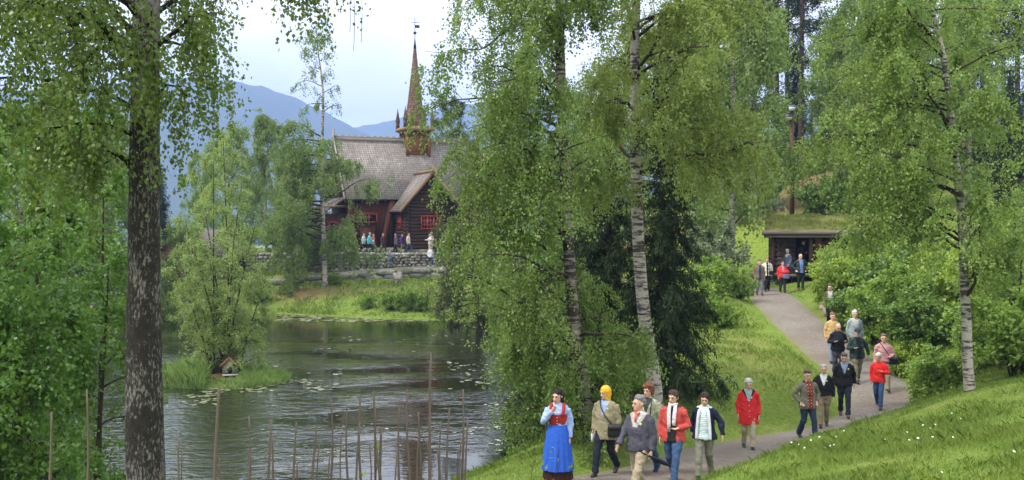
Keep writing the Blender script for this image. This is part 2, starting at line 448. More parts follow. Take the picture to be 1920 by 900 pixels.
tag(link(bpy.data.objects.new('pond_water', quads_mesh('pond_water', wv, [(0, 1, 2, 3)], M_water))), kind='structure')

# ------------------------------------------------------------------ mountains
n = NT('mountain forest'); o = n.obj()
f = n.noise(.02, 5, .65, o); f2 = n.noise(.004, 4, .6, o)
M_mount = n.principled(n.mix(f2, n.mix(f, (.016, .035, .014), (.05, .085, .03)), (.07, .085, .045)), .95, .05)
def mountain(D, crest, depth, seed):
    cx = np.array([c[0] for c in crest]); cyy = np.array([c[1] for c in crest])
    px = np.arange(cx[0], cx[-1], 12.0)
    top = -(np.interp(px, cx, cyy) - HY) / FPX * D
    X = (px - 960) / FPX * D
    ts = np.linspace(-1, 1, 33); V = []
    for t in ts:
        prof = (1 - abs(t) ** 1.15)
        Y = np.full(len(X), D + t * depth) + 60 * np.sin(X / 300 + seed)
        nz = (fbm(X / 260, np.full(len(X), t * depth / 260 + seed), 5, seed) - .5) * 130 * (1 - prof * .75) + (fbm(X / 30, np.full(len(X), t * depth / 40), 3, seed + 3) - .5) * 16
        Z = -30 + (top + 30) * prof + nz
        V.append(np.c_[X, Y, Z])
    m = len(X); ii = np.arange(len(ts) - 1)[:, None] * m + np.arange(m - 1)[None, :]
    F = np.stack([ii, ii + 1, ii + m + 1, ii + m], -1).reshape(-1, 4)
    o = link(bpy.data.objects.new('mountain', quads_mesh('mountain', np.vstack(V), F, M_mount, True)))
    return tag(o, kind='structure')
mountain(2700, [(-900, 260), (-300, 205), (0, 178), (200, 165), (330, 152), (440, 151), (490, 161), (540, 178), (580, 196), (630, 217), (670, 238), (720, 275), (800, 330), (900, 415)], 1300, 2)
mountain(3400, [(350, 330), (560, 258), (640, 243), (690, 236), (730, 228), (790, 214), (830, 206), (900, 192), (1000, 188), (1150, 200), (1350, 195), (1600, 205), (1800, 190), (2000, 170), (2400, 200), (3000, 300)], 900, 6)

# ------------------------------------------------------------------ haze
n = NT('air'); n.n.clear(); out = n.node('OutputMaterial')
pv = n.node('VolumePrincipled', inp={'Color': (.37, .53, 1, 1), 'Density': .0003, 'Anisotropy': .0})
n.link(pv.outputs[0], out.inputs['Volume'])
mb = MB(); mb.box((0, 2150, 230), (11000, 4700, 540))
hz = mb.build('haze', n.m); tag(hz, kind='stuff')
# ------------------------------------------------------------------ trees
def birch_bark(name, light, dark, marks=(2.2, 2.2, 15), thr=(.50, .60), lo=.45, twig=(.045, .033, .025)):
    n = NT(name); o = n.obj()
    m = n.noise(1.0, 4, .7, n.scaled(o, marks))
    patches = n.noise(1.6, 3, .6, n.scaled(o, (1, 1, .7)))
    f = n.math('ADD', m, n.math('MULTIPLY', n.math('SUBTRACT', patches, .5), lo))
    c = n.mix(n.ramp(f, [(thr[0], 0.), (thr[1], 1.)]), light, dark)
    c = n.mix(n.math('MULTIPLY', n.noise(12, 3, .6, o), .35), c, dim(light, .5))
    th = n.node('Attribute', attribute_name='thick').outputs['Fac']
    c = n.mix(n.ramp(th, [(.2, 0.), (.42, 1.)]), twig, c)
    return n.principled(c, .85, .15, n.bump(f, .6, .03))
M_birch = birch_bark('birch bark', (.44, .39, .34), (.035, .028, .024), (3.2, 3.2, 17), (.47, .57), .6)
M_birchd = birch_bark('shaded birch bark', (.25, .215, .18), (.025, .02, .017), (3.2, 3.2, 17), (.42, .54), .7)  # birch bark copy with the trunk's shade darkened into its colours
M_old = birch_bark('old birch bark', (.20, .18, .155), (.010, .008, .006), (38, 38, 15), (.37, .51), .9, (.02, .015, .012))
M_dark = birch_bark('dark bark', (.09, .065, .045), (.03, .022, .016), (4, 4, 3), (.4, .6), .3)
M_pinebark = birch_bark('pine bark', (.085, .055, .04), (.035, .026, .02), (5, 5, 2), (.4, .6), .3)

L_birch = leaf_mat('birch leaves', (.125, .195, .042), (.22, .30, .075), .42)
L_yellow = leaf_mat('young birch leaves', (.19, .255, .06), (.32, .385, .10), .45)
L_near = leaf_mat('near birch leaves', (.08, .13, .02), (.15, .21, .036), .42, .4)
L_alder = leaf_mat('alder leaves', (.085, .175, .028), (.155, .265, .05), .4, .4)
L_willow = leaf_mat('willow leaves', (.20, .28, .075), (.31, .39, .12), .42)
L_right = leaf_mat('silver birch leaves', (.155, .235, .05), (.26, .35, .085), .42, .45)
L_far = leaf_mat('far birch leaves', (.115, .18, .042), (.20, .27, .068), .4, .6, .35)
L_spruce = leaf_mat('spruce needles', (.024, .044, .017), (.05, .08, .027), .15, .6, 1.2, .2)
L_pine = leaf_mat('pine needles', (.035, .055, .022), (.065, .09, .032), .15, .6, .5, .2)
L_olive = leaf_mat('olive pine needles', (.055, .068, .024), (.105, .115, .036), .2, .6, .8, .2)
L_shrub = leaf_mat('shrub leaves', (.165, .265, .04), (.27, .38, .07), .4)
L_lime = leaf_mat('raspberry leaves', (.20, .30, .03), (.34, .43, .07), .42)
L_deep = leaf_mat('alder scrub leaves', (.10, .18, .032), (.18, .275, .055), .35)

def unit(v): return v / (np.linalg.norm(v, axis=-1, keepdims=True) + 1e-9)

class Grow:
    def __init__(s, seed): s.r = np.random.default_rng(seed); s.tv = []; s.tf = []; s.tt = []; s.n = 0; s.ts = []; s.td = []; s.tl = []
    def wood(s, P, rad, k, bark=False):
        V, F = tube_q(P, rad, k); s.tv.append(V); s.tf.append(F + s.n); s.n += len(V); s.tt.append(np.repeat(np.asarray(rad, float) * (1 if bark else .15), k))
    def trunk(s, P, rad, k=10, rough=0., steps=4):
        P = np.asarray(P, float); m = (len(P) - 1) * steps + 1
        t = np.linspace(0, len(P) - 1, m)
        Q = resample_n(P, m); rr = np.interp(t, np.arange(len(P)), rad)
        if rough >= .1:
            Q = Q + s.r.normal(0, rough * .15, Q.shape) * np.array([1, 1, 0])
        s.wood(Q, rr, k, True); s.P = Q; s.R = rr
        if rough:      # ridged bark
            V = s.tv[-1]; C = np.repeat(Q, k, 0); th = np.tile(np.arange(k), m)
            nz = fbm(th * 1.1 + 40, V[:, 2] * 5, 3, 4) - .45
            s.tv[-1] = C + (V - C) * (1 + rough * nz)[:, None]
        return Q
    def curve(s, p, d, L, n=7, droop=.0, wob=.18):
        P = [np.array(p, float)]; d = unit(np.array(d, float)); st = L / (n - 1)
        for i in range(n - 1):
            P.append(P[-1] + d * st)
            d = unit(d + np.array([0, 0, -droop * (i + 1) / n]) + s.r.normal(0, wob, 3))
        return np.array(P)
    def side(s, C, r0, nsec, ratio, droop, ntw, twl, twdown, k=3, s0=.2, wood=True):
        """secondary branches and hanging twigs along one limb"""
        n = len(C); L = np.linalg.norm(np.diff(C, axis=0), axis=1).sum()
        for j in range(nsec):
            u = s0 + (1 - s0) * (j + s.r.random()) / nsec; x = u * (n - 1); i = min(int(x), n - 2); f = x - i
            p = C[i] * (1 - f) + C[i + 1] * f; t = unit(C[i + 1] - C[i])
            side_ = unit(np.cross(t, s.r.normal(0, 1, 3)))
            d = unit(t * .7 + side_ * (.6 + .5 * s.r.random()) + np.array([0, 0, .15]))
            l = L * ratio * (1.15 - .6 * u) * (.6 + .8 * s.r.random())
            Q = s.curve(p, d, l, 5, droop, .2)
            if wood: s.wood(Q, np.linspace(max(r0 * (1 - u) * .5, .007), .004, 5), k)
            s.twigs(Q, ntw, twl, twdown, d)
        s.twigs(C[n // 2:], max(2, ntw // 2), twl, twdown, unit(C[-1] - C[0]))
    def twigs(s, Q, m, l, down, d):
        x = s.r.random(m) ** .8 * (len(Q) - 1.001); i = x.astype(int); f = (x - i)[:, None]
        p = Q[i] * (1 - f) + Q[i + 1] * f
        dd = unit(s.r.normal(0, .55, (m, 3)) + d * .6 + np.array([0, 0, -down]))
        s.ts.append(p); s.td.append(dd); s.tl.append(l * s.r.uniform(.4, 1.3, m))
    def limbs(s, N, t0, t1, Lf, elev, r_ratio=.45, nsec=6, ratio=.45, droop=.25, ntw=8, twl=.5, twdown=1., az=None, wob=.16, k=5, s0=.2, wood=True, nseg=7, cut=None):
        P, Rr = s.P, s.R
        for i in range(N):
            t = t0 + (t1 - t0) * (i + s.r.random() * .9) / N
            x = t * (len(P) - 1); j = min(int(x), len(P) - 2); f = x - j
            p = P[j] * (1 - f) + P[j + 1] * f; r = (Rr[j] * (1 - f) + Rr[j + 1] * f)
            a = i * 2.39996 + s.r.normal(0, .4)
            if az is not None and s.r.random() < az[1]: a = az[0] + s.r.normal(0, az[2] if len(az) > 2 else .7)
            e = elev(t) + s.r.normal(0, .15)
            d = np.array([math.cos(a) * math.cos(e), math.sin(a) * math.cos(e), math.sin(e)])
            L = Lf(t) * (.7 + .5 * s.r.random())
            if cut: L *= 1 - cut[1] * max(0, math.cos(a - cut[0]))
            C = s.curve(p, d, L, nseg, droop, wob)
            r0 = min(r * r_ratio, .012 + L * .016)
            s.wood(C, np.linspace(r0, .006, nseg), k)
            s.side(C, r0, nsec, ratio, droop, ntw, twl, twdown, 3, s0, wood)
    def limb(s, pts, r0, nsec=8, ratio=.4, droop=.3, ntw=8, twl=.6, twdown=1.2, s0=.2, k=6):
        C = resample_n(np.array(pts, float), max(8, 3 * len(pts)))
        C = C + s.r.normal(0, .012, C.shape)
        s.wood(C, np.linspace(r0, r0 * .25, len(C)), k); s.side(C, r0, nsec, ratio, droop, ntw, twl, twdown, 3, s0)
    def leaves(s, N, size, hang=.8, up=.6, curve=.35, jit=.05, aspect=.75):
        ts = np.vstack(s.ts); td = np.vstack(s.td); tl = np.concatenate(s.tl); r = s.r
        w_ = tl * r.lognormal(0, 1.05, len(tl)); w_ /= w_.sum(); i = r.choice(len(ts), N, p=w_); u = r.random(N)
        c = ts[i] + td[i] * (tl[i] * u)[:, None]; c[:, 2] -= tl[i] * curve * u * u
        c += r.normal(0, jit, (N, 3))
        a = unit(td[i] * .5 + r.normal(0, .7, (N, 3)) + np.array([0, 0, -hang]))
        nrm = unit(r.normal(0, .8, (N, 3)) + np.array([0, 0, up])); b = unit(np.cross(a, nrm))
        l = size * r.uniform(.65, 1.3, N)[:, None]
        nn = np.cross(b, a)
        V = np.stack([c, c + a * l * .45 + b * l * aspect * .5 + nn * l * .08, c + a * l, c + a * l * .45 - b * l * aspect * .5 + nn * l * .08], 1).reshape(-1, 3)
        F = np.arange(4 * N).reshape(-1, 4)
        s.lv, s.lf = V, F; return s
    def sprays(s, N, size, flat=.0, down=.4, jit=.04, aspect=.28):
        return s.leaves(N, size, down, .5, .2, jit, aspect)

def resample_n(P, m):
    P = np.asarray(P, float); n = len(P); Q = []
    for x in np.linspace(0, n - 1, m):
        i = min(int(x), n - 2); t = x - i
        p0 = P[max(i - 1, 0)]; p1 = P[i]; p2 = P[i + 1]; p3 = P[min(i + 2, n - 1)]
        Q.append(.5 * (2 * p1 + (p2 - p0) * t + (2 * p0 - 5 * p1 + 4 * p2 - p3) * t * t + (3 * p1 - p0 - 3 * p2 + p3) * t ** 3))
    return np.array(Q)

def finish(g, name, base, bark, leaf, label, cat='tree', group=None, crown='crown', stem='trunk', clip_z=None):
    base = np.array(base, float); root = empty(name, base)
    V = np.vstack(g.tv) - base; F = np.vstack(g.tf); th = np.concatenate(g.tt)
    o = link(bpy.data.objects.new(stem, quads_mesh(stem, V, F, bark, True, {'thick': np.clip(th / .12, 0, 1)})), root)
    link(bpy.data.objects.new(crown, quads_mesh(crown, g.lv - base, g.lf, leaf)), root)
    return tag(root, label, cat, group)

def copy_tree(src, loc, rz, sc, label, group=None):
    c = src.copy(); link(c); c.location = loc; c.rotation_euler = (0, 0, rz); c.scale = sc if hasattr(sc, '__len__') else (sc, sc, sc)
    if label: c['label'] = label
    if group: c['group'] = group
    for ch in list(src.children):
        k = ch.copy(); link(k); k.parent = c
    return c

LQ = 1.0     # leaf quantity

# --- old birch in the foreground, left
g = Grow(11); bx, by, bz = ground_at(274, 11.4)
g.trunk([(bx, by, bz - .3), (bx - .005, by, -2.9), wp(270, 700, 11.4), wp(270, 450, 11.4), wp(272, 200, 11.4), wp(274, 50, 11.4), (bx + .05, by, 4.2), (bx + .1, by, 7.5)], [.27, .215, .195, .172, .158, .148, .13, .06], 56, .07, 22)
g.limb([wp(262, 115, 11.4), wp(212, 66, 11.2), wp(150, 24, 11.0), wp(60, 0, 10.8), wp(-80, -50, 10.5)], .085, 16, .35, .35, 9, .8, 1.6)
g.limb([wp(247, 330, 11.4), wp(243, 308, 11.3), wp(214, 288, 11.1), wp(180, 270, 11.0), wp(125, 275, 10.9), wp(70, 262, 10.8)], .04, 9, .35, .3, 6, .5, 1.2, .35)
g.limb([wp(262, 215, 11.4), wp(220, 185, 11.3), wp(150, 165, 11.2), wp(40, 145, 11.1), wp(-60, 150, 11)], .035, 10, .35, .35, 8, .6, 1.3, .3)
g.limb([wp(285, 95, 11.4), wp(325, 62, 11.2), wp(360, 30, 11.1), wp(392, 30, 11.0)], .03, 10, .36, .5, 6, .8, 2.4, .35)
g.limb([wp(285, 30, 11.4), wp(330, 0, 11.6), wp(360, -30, 11.8), wp(395, -25, 12)], .035, 9, .32, .5, 6, .85, 2.4, .3)
g.limb([wp(275, 60, 11.4), wp(280, 40, 11.1), wp(285, 60, 10.7), wp(290, 120, 10.5)], .03, 8, .5, .5, 7, .8, 2.2, .3)
g.limb([wp(285, 205, 11.4), wp(305, 165, 11.2), wp(330, 160, 11.1), wp(355, 185, 11.0)], .02, 6, .4, .6, 5, .7, 2.4, .3)
g.limb([wp(274, -160, 11.4), wp(400, -190, 11.2), wp(530, -140, 11.0), wp(575, -50, 10.9)], .04, 4, .2, .5, 10, .5, 2.5, .85)
g.limb([wp(400, -190, 11.2), wp(520, -200, 11.2), wp(600, -120, 11.2), wp(640, -60, 11.2)], .02, 3, .15, .5, 5, .42, 2.5, .85)
g.limb([wp(245, 250, 11.3), wp(200, 235, 10.9), wp(150, 232, 10.6), wp(90, 240, 10.3)], .03, 9, .45, .45, 7, .7, 1.8, .3)
g.limb([wp(262, 30, 11.4), wp(215, -10, 10.8), wp(150, -20, 10.3), wp(70, -10, 10)], .04, 12, .4, .45, 8, .9, 1.9, .3)
g.limbs(16, .62, .97, lambda t: 2.2, lambda t: .55, .4, 7, .42, .4, 6, .8, 2.0, az=(PI, .75, 1.0))
for x, y0, y1 in ((662, -30, 95), (676, -40, 80), (655, -60, 60), (612, -60, 40)):   # bare hanging twigs
    g.wood(resample_n([wp(x - 6, y0 - 60, 11.1), wp(x, y0, 11.1), wp(x + 3, (y0 + y1) / 2, 11.12), wp(x + 1, y1, 11.1)], 8), np.full(8, .0032), 3)
g.leaves(int(38000 * LQ), .046, 1.0, .4, .4, .035, .85)
old_birch = finish(g, 'birch_tree', (bx, by, bz), M_old, L_near, 'old birch with thick dark flaking trunk standing closest to the camera', 'tree')

# --- alders on the near shore, far left
def shrub_tree(seed, px, d, top, n_stem, spread, N, size, leaf, bark, label, lf=1.4, name='alder_tree', nl=9, group=None, r=.05):
    g = Grow(seed); x, y, z = ground_at(px, d)
    for k in range(n_stem):
        a = k * 2.4 + g.r.random(); rr = spread * (.3 + .7 * g.r.random()) if k else .1
        hh = (top - z) * (1 if k == 0 else g.r.uniform(.55, .92))
        b = np.array([x + .15 * math.cos(a), y + .15 * math.sin(a), z - .1])
        g.trunk([b, b + (math.cos(a) * rr * .35, math.sin(a) * rr * .35, hh * .35), b + (math.cos(a) * rr * .75, math.sin(a) * rr * .75, hh * .7), b + (math.cos(a) * rr, math.sin(a) * rr, hh)], [r, r * .8, r * .55, .01], 7, 0, 4)
        g.limbs(nl, .10, .98, lambda t: lf * (1.1 - .65 * t), lambda t: .45 + .3 * t, .55, 5, .5, .12, 5, .4, .5, wob=.2, k=4)
    g.leaves(int(N * LQ), size, .5, .8, .3, .05, .8)
    return finish(g, name, (x, y, z), bark, leaf, label, 'tree', group)
shrub_tree(21, 40, 15.0, 1.5, 4, 1.3, 34000, .07, L_alder, M_dark, 'dense green alder at the left edge of the picture in front of the pond', 1.5)
shrub_tree(22, 165, 17.5, .6, 3, .8, 16000, .07, L_alder, M_dark, 'narrow alder beside the old birch with water showing through its lower leaves', 1.1)
shrub_tree(23, -75, 13.2, 1.2, 4, 1.2, 24000, .07, L_alder, M_dark, 'alder cut off by the left edge of the picture', 1.4)
shrub_tree(24, 90, 20.0, 2.6, 3, 1.5, 30000, .075, L_alder, M_dark, 'taller alder rising behind the denser alder at the left edge', 1.8)

# --- willow on the islet
g = Grow(31); ix, iy, iz = ground_at(418, 42.8)
tops = [(418, 250, 43), (345, 400, 42.5), (480, 415, 43), (372, 320, 44), (455, 330, 43.8), (330, 500, 42), (500, 520, 43.5), (400, 300, 41.5), (440, 430, 41.3), (365, 470, 41.2)]
for k, (px, py, d) in enumerate(tops):
    a = k * 2.2; b = np.array([ix + .35 * math.cos(a) + (px - 418) * .004, iy + .3 * math.sin(a), iz - .05]); e = np.array(wp(px, py, d))
    m = b * .55 + e * .45 + np.array([0, 0, .0]); m[:2] = b[:2] * .62 + e[:2] * .38
    g.trunk([b, m, e], [.055 if k else .075, .035, .008], 6, 0, 6)
    g.limbs(13 if k else 24, .12, .98, lambda t: (1.1 if k else 1.5) * (1.1 - .7 * t), lambda t: .5, .5, 5, .5, .15, 5, .45, .6, k=4)
g.leaves(int(52000 * LQ), .075, .6, .7, .3, .05, .6)
finish(g, 'willow_tree', (ix, iy, iz), M_dark, L_willow, 'pale green many-stemmed willow growing on the small islet', 'tree')

# --- tall thin birch before the church
g = Grow(41); x, y, z = ground_at(610, 79.6)
g.trunk([(x, y, z - .2), wp(606, 440, 79.6), wp(603, 300, 79.6), wp(606, 180, 79.6), wp(597, 100, 79.6), wp(592, 55, 79.6)], [.23, .19, .14, .09, .05, .015], 8, 0, 5)
g.limbs(40, .10, .47, lambda t: 4.6 if t < .36 else 3.2, lambda t: .18, .5, 8, .45, .30, 10, .9, 1.6, az=(PI, .45, .8), k=4, wood=False)
g.leaves(int(58000 * LQ), .15, .9, .5, .4, .10, .7)
lv1, lf1 = g.lv, g.lf; g.ts, g.td, g.tl = [], [], []
g.limbs(17, .52, .99, lambda t: 3.4 * (1.25 - t), lambda t: .5, .5, 5, .4, .2, 6, .6, 1.0, k=4)
g.leaves(int(3000 * LQ), .14, .9, .5, .3, .10, .7)
g.lf = np.vstack([lf1, g.lf + len(lv1)]); g.lv = np.vstack([lv1, g.lv])
finish(g, 'birch_tree', (x, y, z), M_birch, L_far, 'tall slender white-stemmed birch with a sparse top in front of the church nave', 'tree')

# --- two big birches in the middle
g = Grow(51); x, y, z = ground_at(1112, 21.6)
g.trunk([(x, y, z - .2), wp(1098, 760, 21.5), wp(1080, 650, 21.5), wp(1072, 560, 21.5), wp(1063, 400, 21.5), wp(1058, 300, 21.5), wp(1052, 150, 21.5), wp(1048, 0, 21.5), wp(1046, -200, 21.5), wp(1040, -420, 21.5)], [.19, .165, .145, .13, .12, .115, .105, .095, .07, .02], 14, .06, 6)
for pts, r in (([(1062, 375), (1040, 345), (1010, 330), (960, 320), (900, 335)], .04), ([(1058, 240), (1030, 195), (985, 185), (925, 190)], .035), ([(1052, 120), (1010, 60), (970, 45), (905, 90), (860, 95)], .035),
               ([(1060, 335), (1000, 292), (940, 285), (890, 305)], .035), ([(1064, 420), (1005, 400), (935, 405), (885, 430)], .035), ([(1065, 372), (1020, 350), (975, 330), (930, 320)], .03), ([(1075, 580), (1030, 545), (985, 560), (955, 600)], .035), ([(1055, 60), (1075, 0), (1110, -50), (1150, -90)], .035), ([(1052, 85), (1038, 35), (1000, -20), (950, -50)], .035)):
    g.limb([wp(a, b, 21.5 - .35 * i * (1 if r > .032 else -1)) for i, (a, b) in enumerate(pts)], r, 12, .38, .35, 9, .65, 1.5, .15)
g.limbs(46, .14, .97, lambda t: 2.55 if t < .75 else 2.3, lambda t: .42, .4, 7, .42, .32, 8, .62, 1.6, az=(PI * 1.02, .5, .8), cut=(0, .5))
g.limbs(14, .06, .30, lambda t: 1.6, lambda t: .1, .4, 7, .45, .35, 9, .55, 1.5, az=(PI * 1.05, .6, .9))
g.leaves(int(150000 * LQ), .056, .9, .5, .4, .05, .8)
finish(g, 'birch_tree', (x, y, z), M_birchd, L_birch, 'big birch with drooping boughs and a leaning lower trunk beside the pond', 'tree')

g = Grow(52); x, y, z = ground_at(1231, 24)
g.trunk([(x, y, z - .2), wp(1226, 715, 24), wp(1213, 630, 24), wp(1203, 540, 24), wp(1196, 430, 24), wp(1192, 300, 24), wp(1190, 150, 24), wp(1193, 0, 24), wp(1195, -150, 24), wp(1190, -330, 24)], [.22, .175, .155, .148, .14, .13, .115, .095, .07, .02], 14, .05, 6)
for pts, r in (([(1196, 325), (1220, 318), (1265, 306), (1292, 290), (1350, 290), (1400, 268), (1425, 280)], .06), ([(1194, 210), (1225, 195), (1262, 178), (1295, 156), (1345, 168)], .045), ([(1192, 135), (1215, 105), (1240, 62), (1252, 32), (1300, 0)], .05),
               ([(1195, 260), (1250, 240), (1330, 225), (1390, 235)], .035), ([(1196, 350), (1150, 330), (1110, 335), (1070, 350)], .035)):
    g.limb([wp(a, b, 24 - .3 * i) for i, (a, b) in enumerate(pts)], r, 16, .38, .3, 9, .6, 1.4, .2)
g.limbs(38, .54, .97, lambda t: 2.7, lambda t: .46, .4, 7, .42, .26, 8, .55, 1.3, az=(.1, .45, .8), cut=(PI, .35))
g.leaves(int(98000 * LQ), .058, .9, .5, .4, .05, .8)
finish(g, 'birch_tree', (x, y, z), M_birch, L_yellow, 'yellow-green birch with a straight white trunk rising behind the walkers', 'tree')

# --- spruces
def spruce(seed, x, y, z, h, hw, N, size, label, name='spruce_tree', leaf=None, group=None, k0=.06, per=6):
    g = Grow(seed); g.trunk([(x, y, z - .2), (x, y, z + h * .5), (x + .05, y, z + h)], [.02 * h, .012 * h, .01], 8, 0, 6)
    nw = int(h / .5)
    for i in range(nw):
        t = k0 + (1 - k0) * i / nw; L = hw * (1 - t) ** .8 * g.r.uniform(.8, 1.1) + .12
        for j in range(per):
            a = j * 2 * PI / per + i * .7 + g.r.normal(0, .15); p = (x, y, z + h * t)
            C = g.curve(p, (math.cos(a), math.sin(a), -.22 + .55 * t), L * g.r.uniform(.75, 1.1), 6, -.10, .05)
            g.wood(C, np.linspace(.02, .005, 6), 3)
            for f in np.linspace(.15, 1, max(3, int(L / .2))):
                q = C[min(5, int(f * 5))]
                for sgn in (-1, 1):
                    d = np.array([math.cos(a + sgn * .9), math.sin(a + sgn * .9), -.8]); ll = L * .40 * (1.1 - .6 * f)
                    g.ts.append(q[None]); g.td.append(unit(d)[None]); g.tl.append(np.array([ll]))
            g.ts.append(C[:1]); g.td.append(unit(C[-1:] - C[:1])); g.tl.append(np.array([L]))
    g.leaves(N, size * 1.25, .8, .6, .5, .035, .17)
    return finish(g, name, (x, y, z), M_dark, leaf or L_spruce, label, 'tree', group)
x, y, z = ground_at(1243, 27.6); spruce(61, x, y, z, 9.2, 1.75, int(60000 * LQ), .12, 'dark spruce with drooping tiers of branches behind the straight white birch trunk')
x, y, z = ground_at(1140, 28.8); spruce(62, x, y, z, 9.6, 1.75, int(52000 * LQ), .12, 'dark spruce half hidden behind the big drooping birch')
x, y, z = ground_at(1035, 25.5); spruce(63, x, y, z, 3.6, 1.2, int(22000 * LQ), .11, 'small dark spruce low at the pond edge under the big birch')

# --- olive pine leaning over the water, with bare limb
g = Grow(71); x, y, z = ground_at(905, 66)
g.trunk([(x, y, z - .2), wp(893, 560, 66), wp(884, 480, 66), wp(880, 415, 66)], [.2, .17, .12, .04], 8, 0, 4)
g.limbs(34, .1, .98, lambda t: 3.0 - 1.0 * t, lambda t: -.05, .4, 8, .42, .12, 9, .5, .3, az=(PI, .45, .7), k=4, wood=False)
g.leaves(int(26000 * LQ), .17, .3, .6, .3, .10, .30)
g.wood(resample_n([wp(888, 538, 65), wp(905, 530, 64.5), wp(930, 517, 64), wp(953, 498, 63.8)], 10), np.linspace(.10, .05, 10), 5)
g.wood(resample_n([wp(893, 566, 65), wp(912, 543, 64.5), wp(930, 538, 64), wp(945, 536, 63.8)], 10), np.linspace(.08, .03, 10), 5)
finish(g, 'pine_tree', (x, y, z), M_pinebark, L_olive, 'low olive-green pine with a bare brown limb over the far bank', 'tree')

# --- birch by the path, right
g = Grow(81); x, y, z = ground_at(1820, 22)
g.trunk([(x, y, z - .2), wp(1815, 690, 22), wp(1812, 600, 22), wp(1807, 500, 22), wp(1802, 390, 22), wp(1789, 280, 22), wp(1779, 180, 22), wp(1766, 90, 22), wp(1748, 15, 22), wp(1735, -120, 22), wp(1730, -260, 22)], [.13, .11, .102, .096, .088, .078, .066, .053, .04, .022, .01], 12, .05, 5)
for pts, r in (([(1787, 265), (1765, 215), (1735, 165), (1705, 140), (1680, 95)], .045), ([(1800, 345), (1765, 325), (1720, 310), (1660, 308)], .03), ([(1802, 440), (1770, 425), (1715, 375), (1650, 372)], .03), ([(1803, 470), (1760, 440), (1700, 420), (1640, 405)], .028),
               ([(1770, 105), (1740, 60), (1712, 40), (1680, 40)], .03), ([(1790, 280), (1805, 230), (1830, 205), (1870, 190)], .03), ([(1810, 530), (1835, 505), (1870, 490), (1910, 450)], .035), ([(1806, 560), (1832, 520), (1838, 420), (1834, 320)], .04)):
    g.limb([wp(a, b, 22 - .3 * i) for i, (a, b) in enumerate(pts)], r, 12, .4, .25, 9, .5, .9, .25)
g.limbs(44, .32, .98, lambda t: 2.7 if t < .7 else 2.3, lambda t: .40, .45, 7, .42, .22, 8, .5, 1.0, az=(PI * .98, .45, .7))
g.leaves(int(96000 * LQ), .058, .7, .6, .35, .05, .8)
finish(g, 'birch_tree', (x, y, z), M_birch, L_right, 'slim birch with a spotted trunk on the grass at the right of the bend', 'tree')

shrub_tree(25, 1888, 28.0, .9, 3, 1.0, 16000, .075, L_right, M_dark, 'thin-stemmed young birch at the right edge behind the slim spotted one', 1.3, 'birch_tree')

# --- generic background trees, built far out of the way once and then placed
def bg_birch(seed, h, hw, N, size, leaf, weep):
    g = Grow(seed); g.trunk([(0, 0, -.3), (.1, 0, h * .35), (-.1, .1, h * .7), (0, 0, h)], [.012 * h, .009 * h, .006 * h, .01], 7, 0, 4)
    g.limbs(30, .16, .97, lambda t: hw * (1.15 - .75 * t ** 2), lambda t: .45, .4, 7, .45, .25 + .1 * weep, 8, .9, .6 + weep, k=4, wood=False)
    g.leaves(int(N * LQ), size, .8, .5, .4, .12, .7); return g
def bg_pine(seed, h, hw, N, size):
    g = Grow(seed); g.trunk([(0, 0, -.3), (.1, 0, h * .4), (-.05, .1, h * .75), (0, 0, h)], [.011 * h, .009 * h, .006 * h, .02], 7, 0, 4)
    g.limbs(26, .42, .98, lambda t: hw * (1.2 - .8 * (t - .42)), lambda t: .1 + .4 * t, .4, 7, .4, .05, 8, .5, .0, k=4, wood=False)
    g.limbs(9, .2, .45, lambda t: hw * .6, lambda t: -.1, .3, 2, .3, .05, 1, .3, .0, k=3)
    g.leaves(int(N * LQ), size, .1, .6, .1, .14, .30); return g
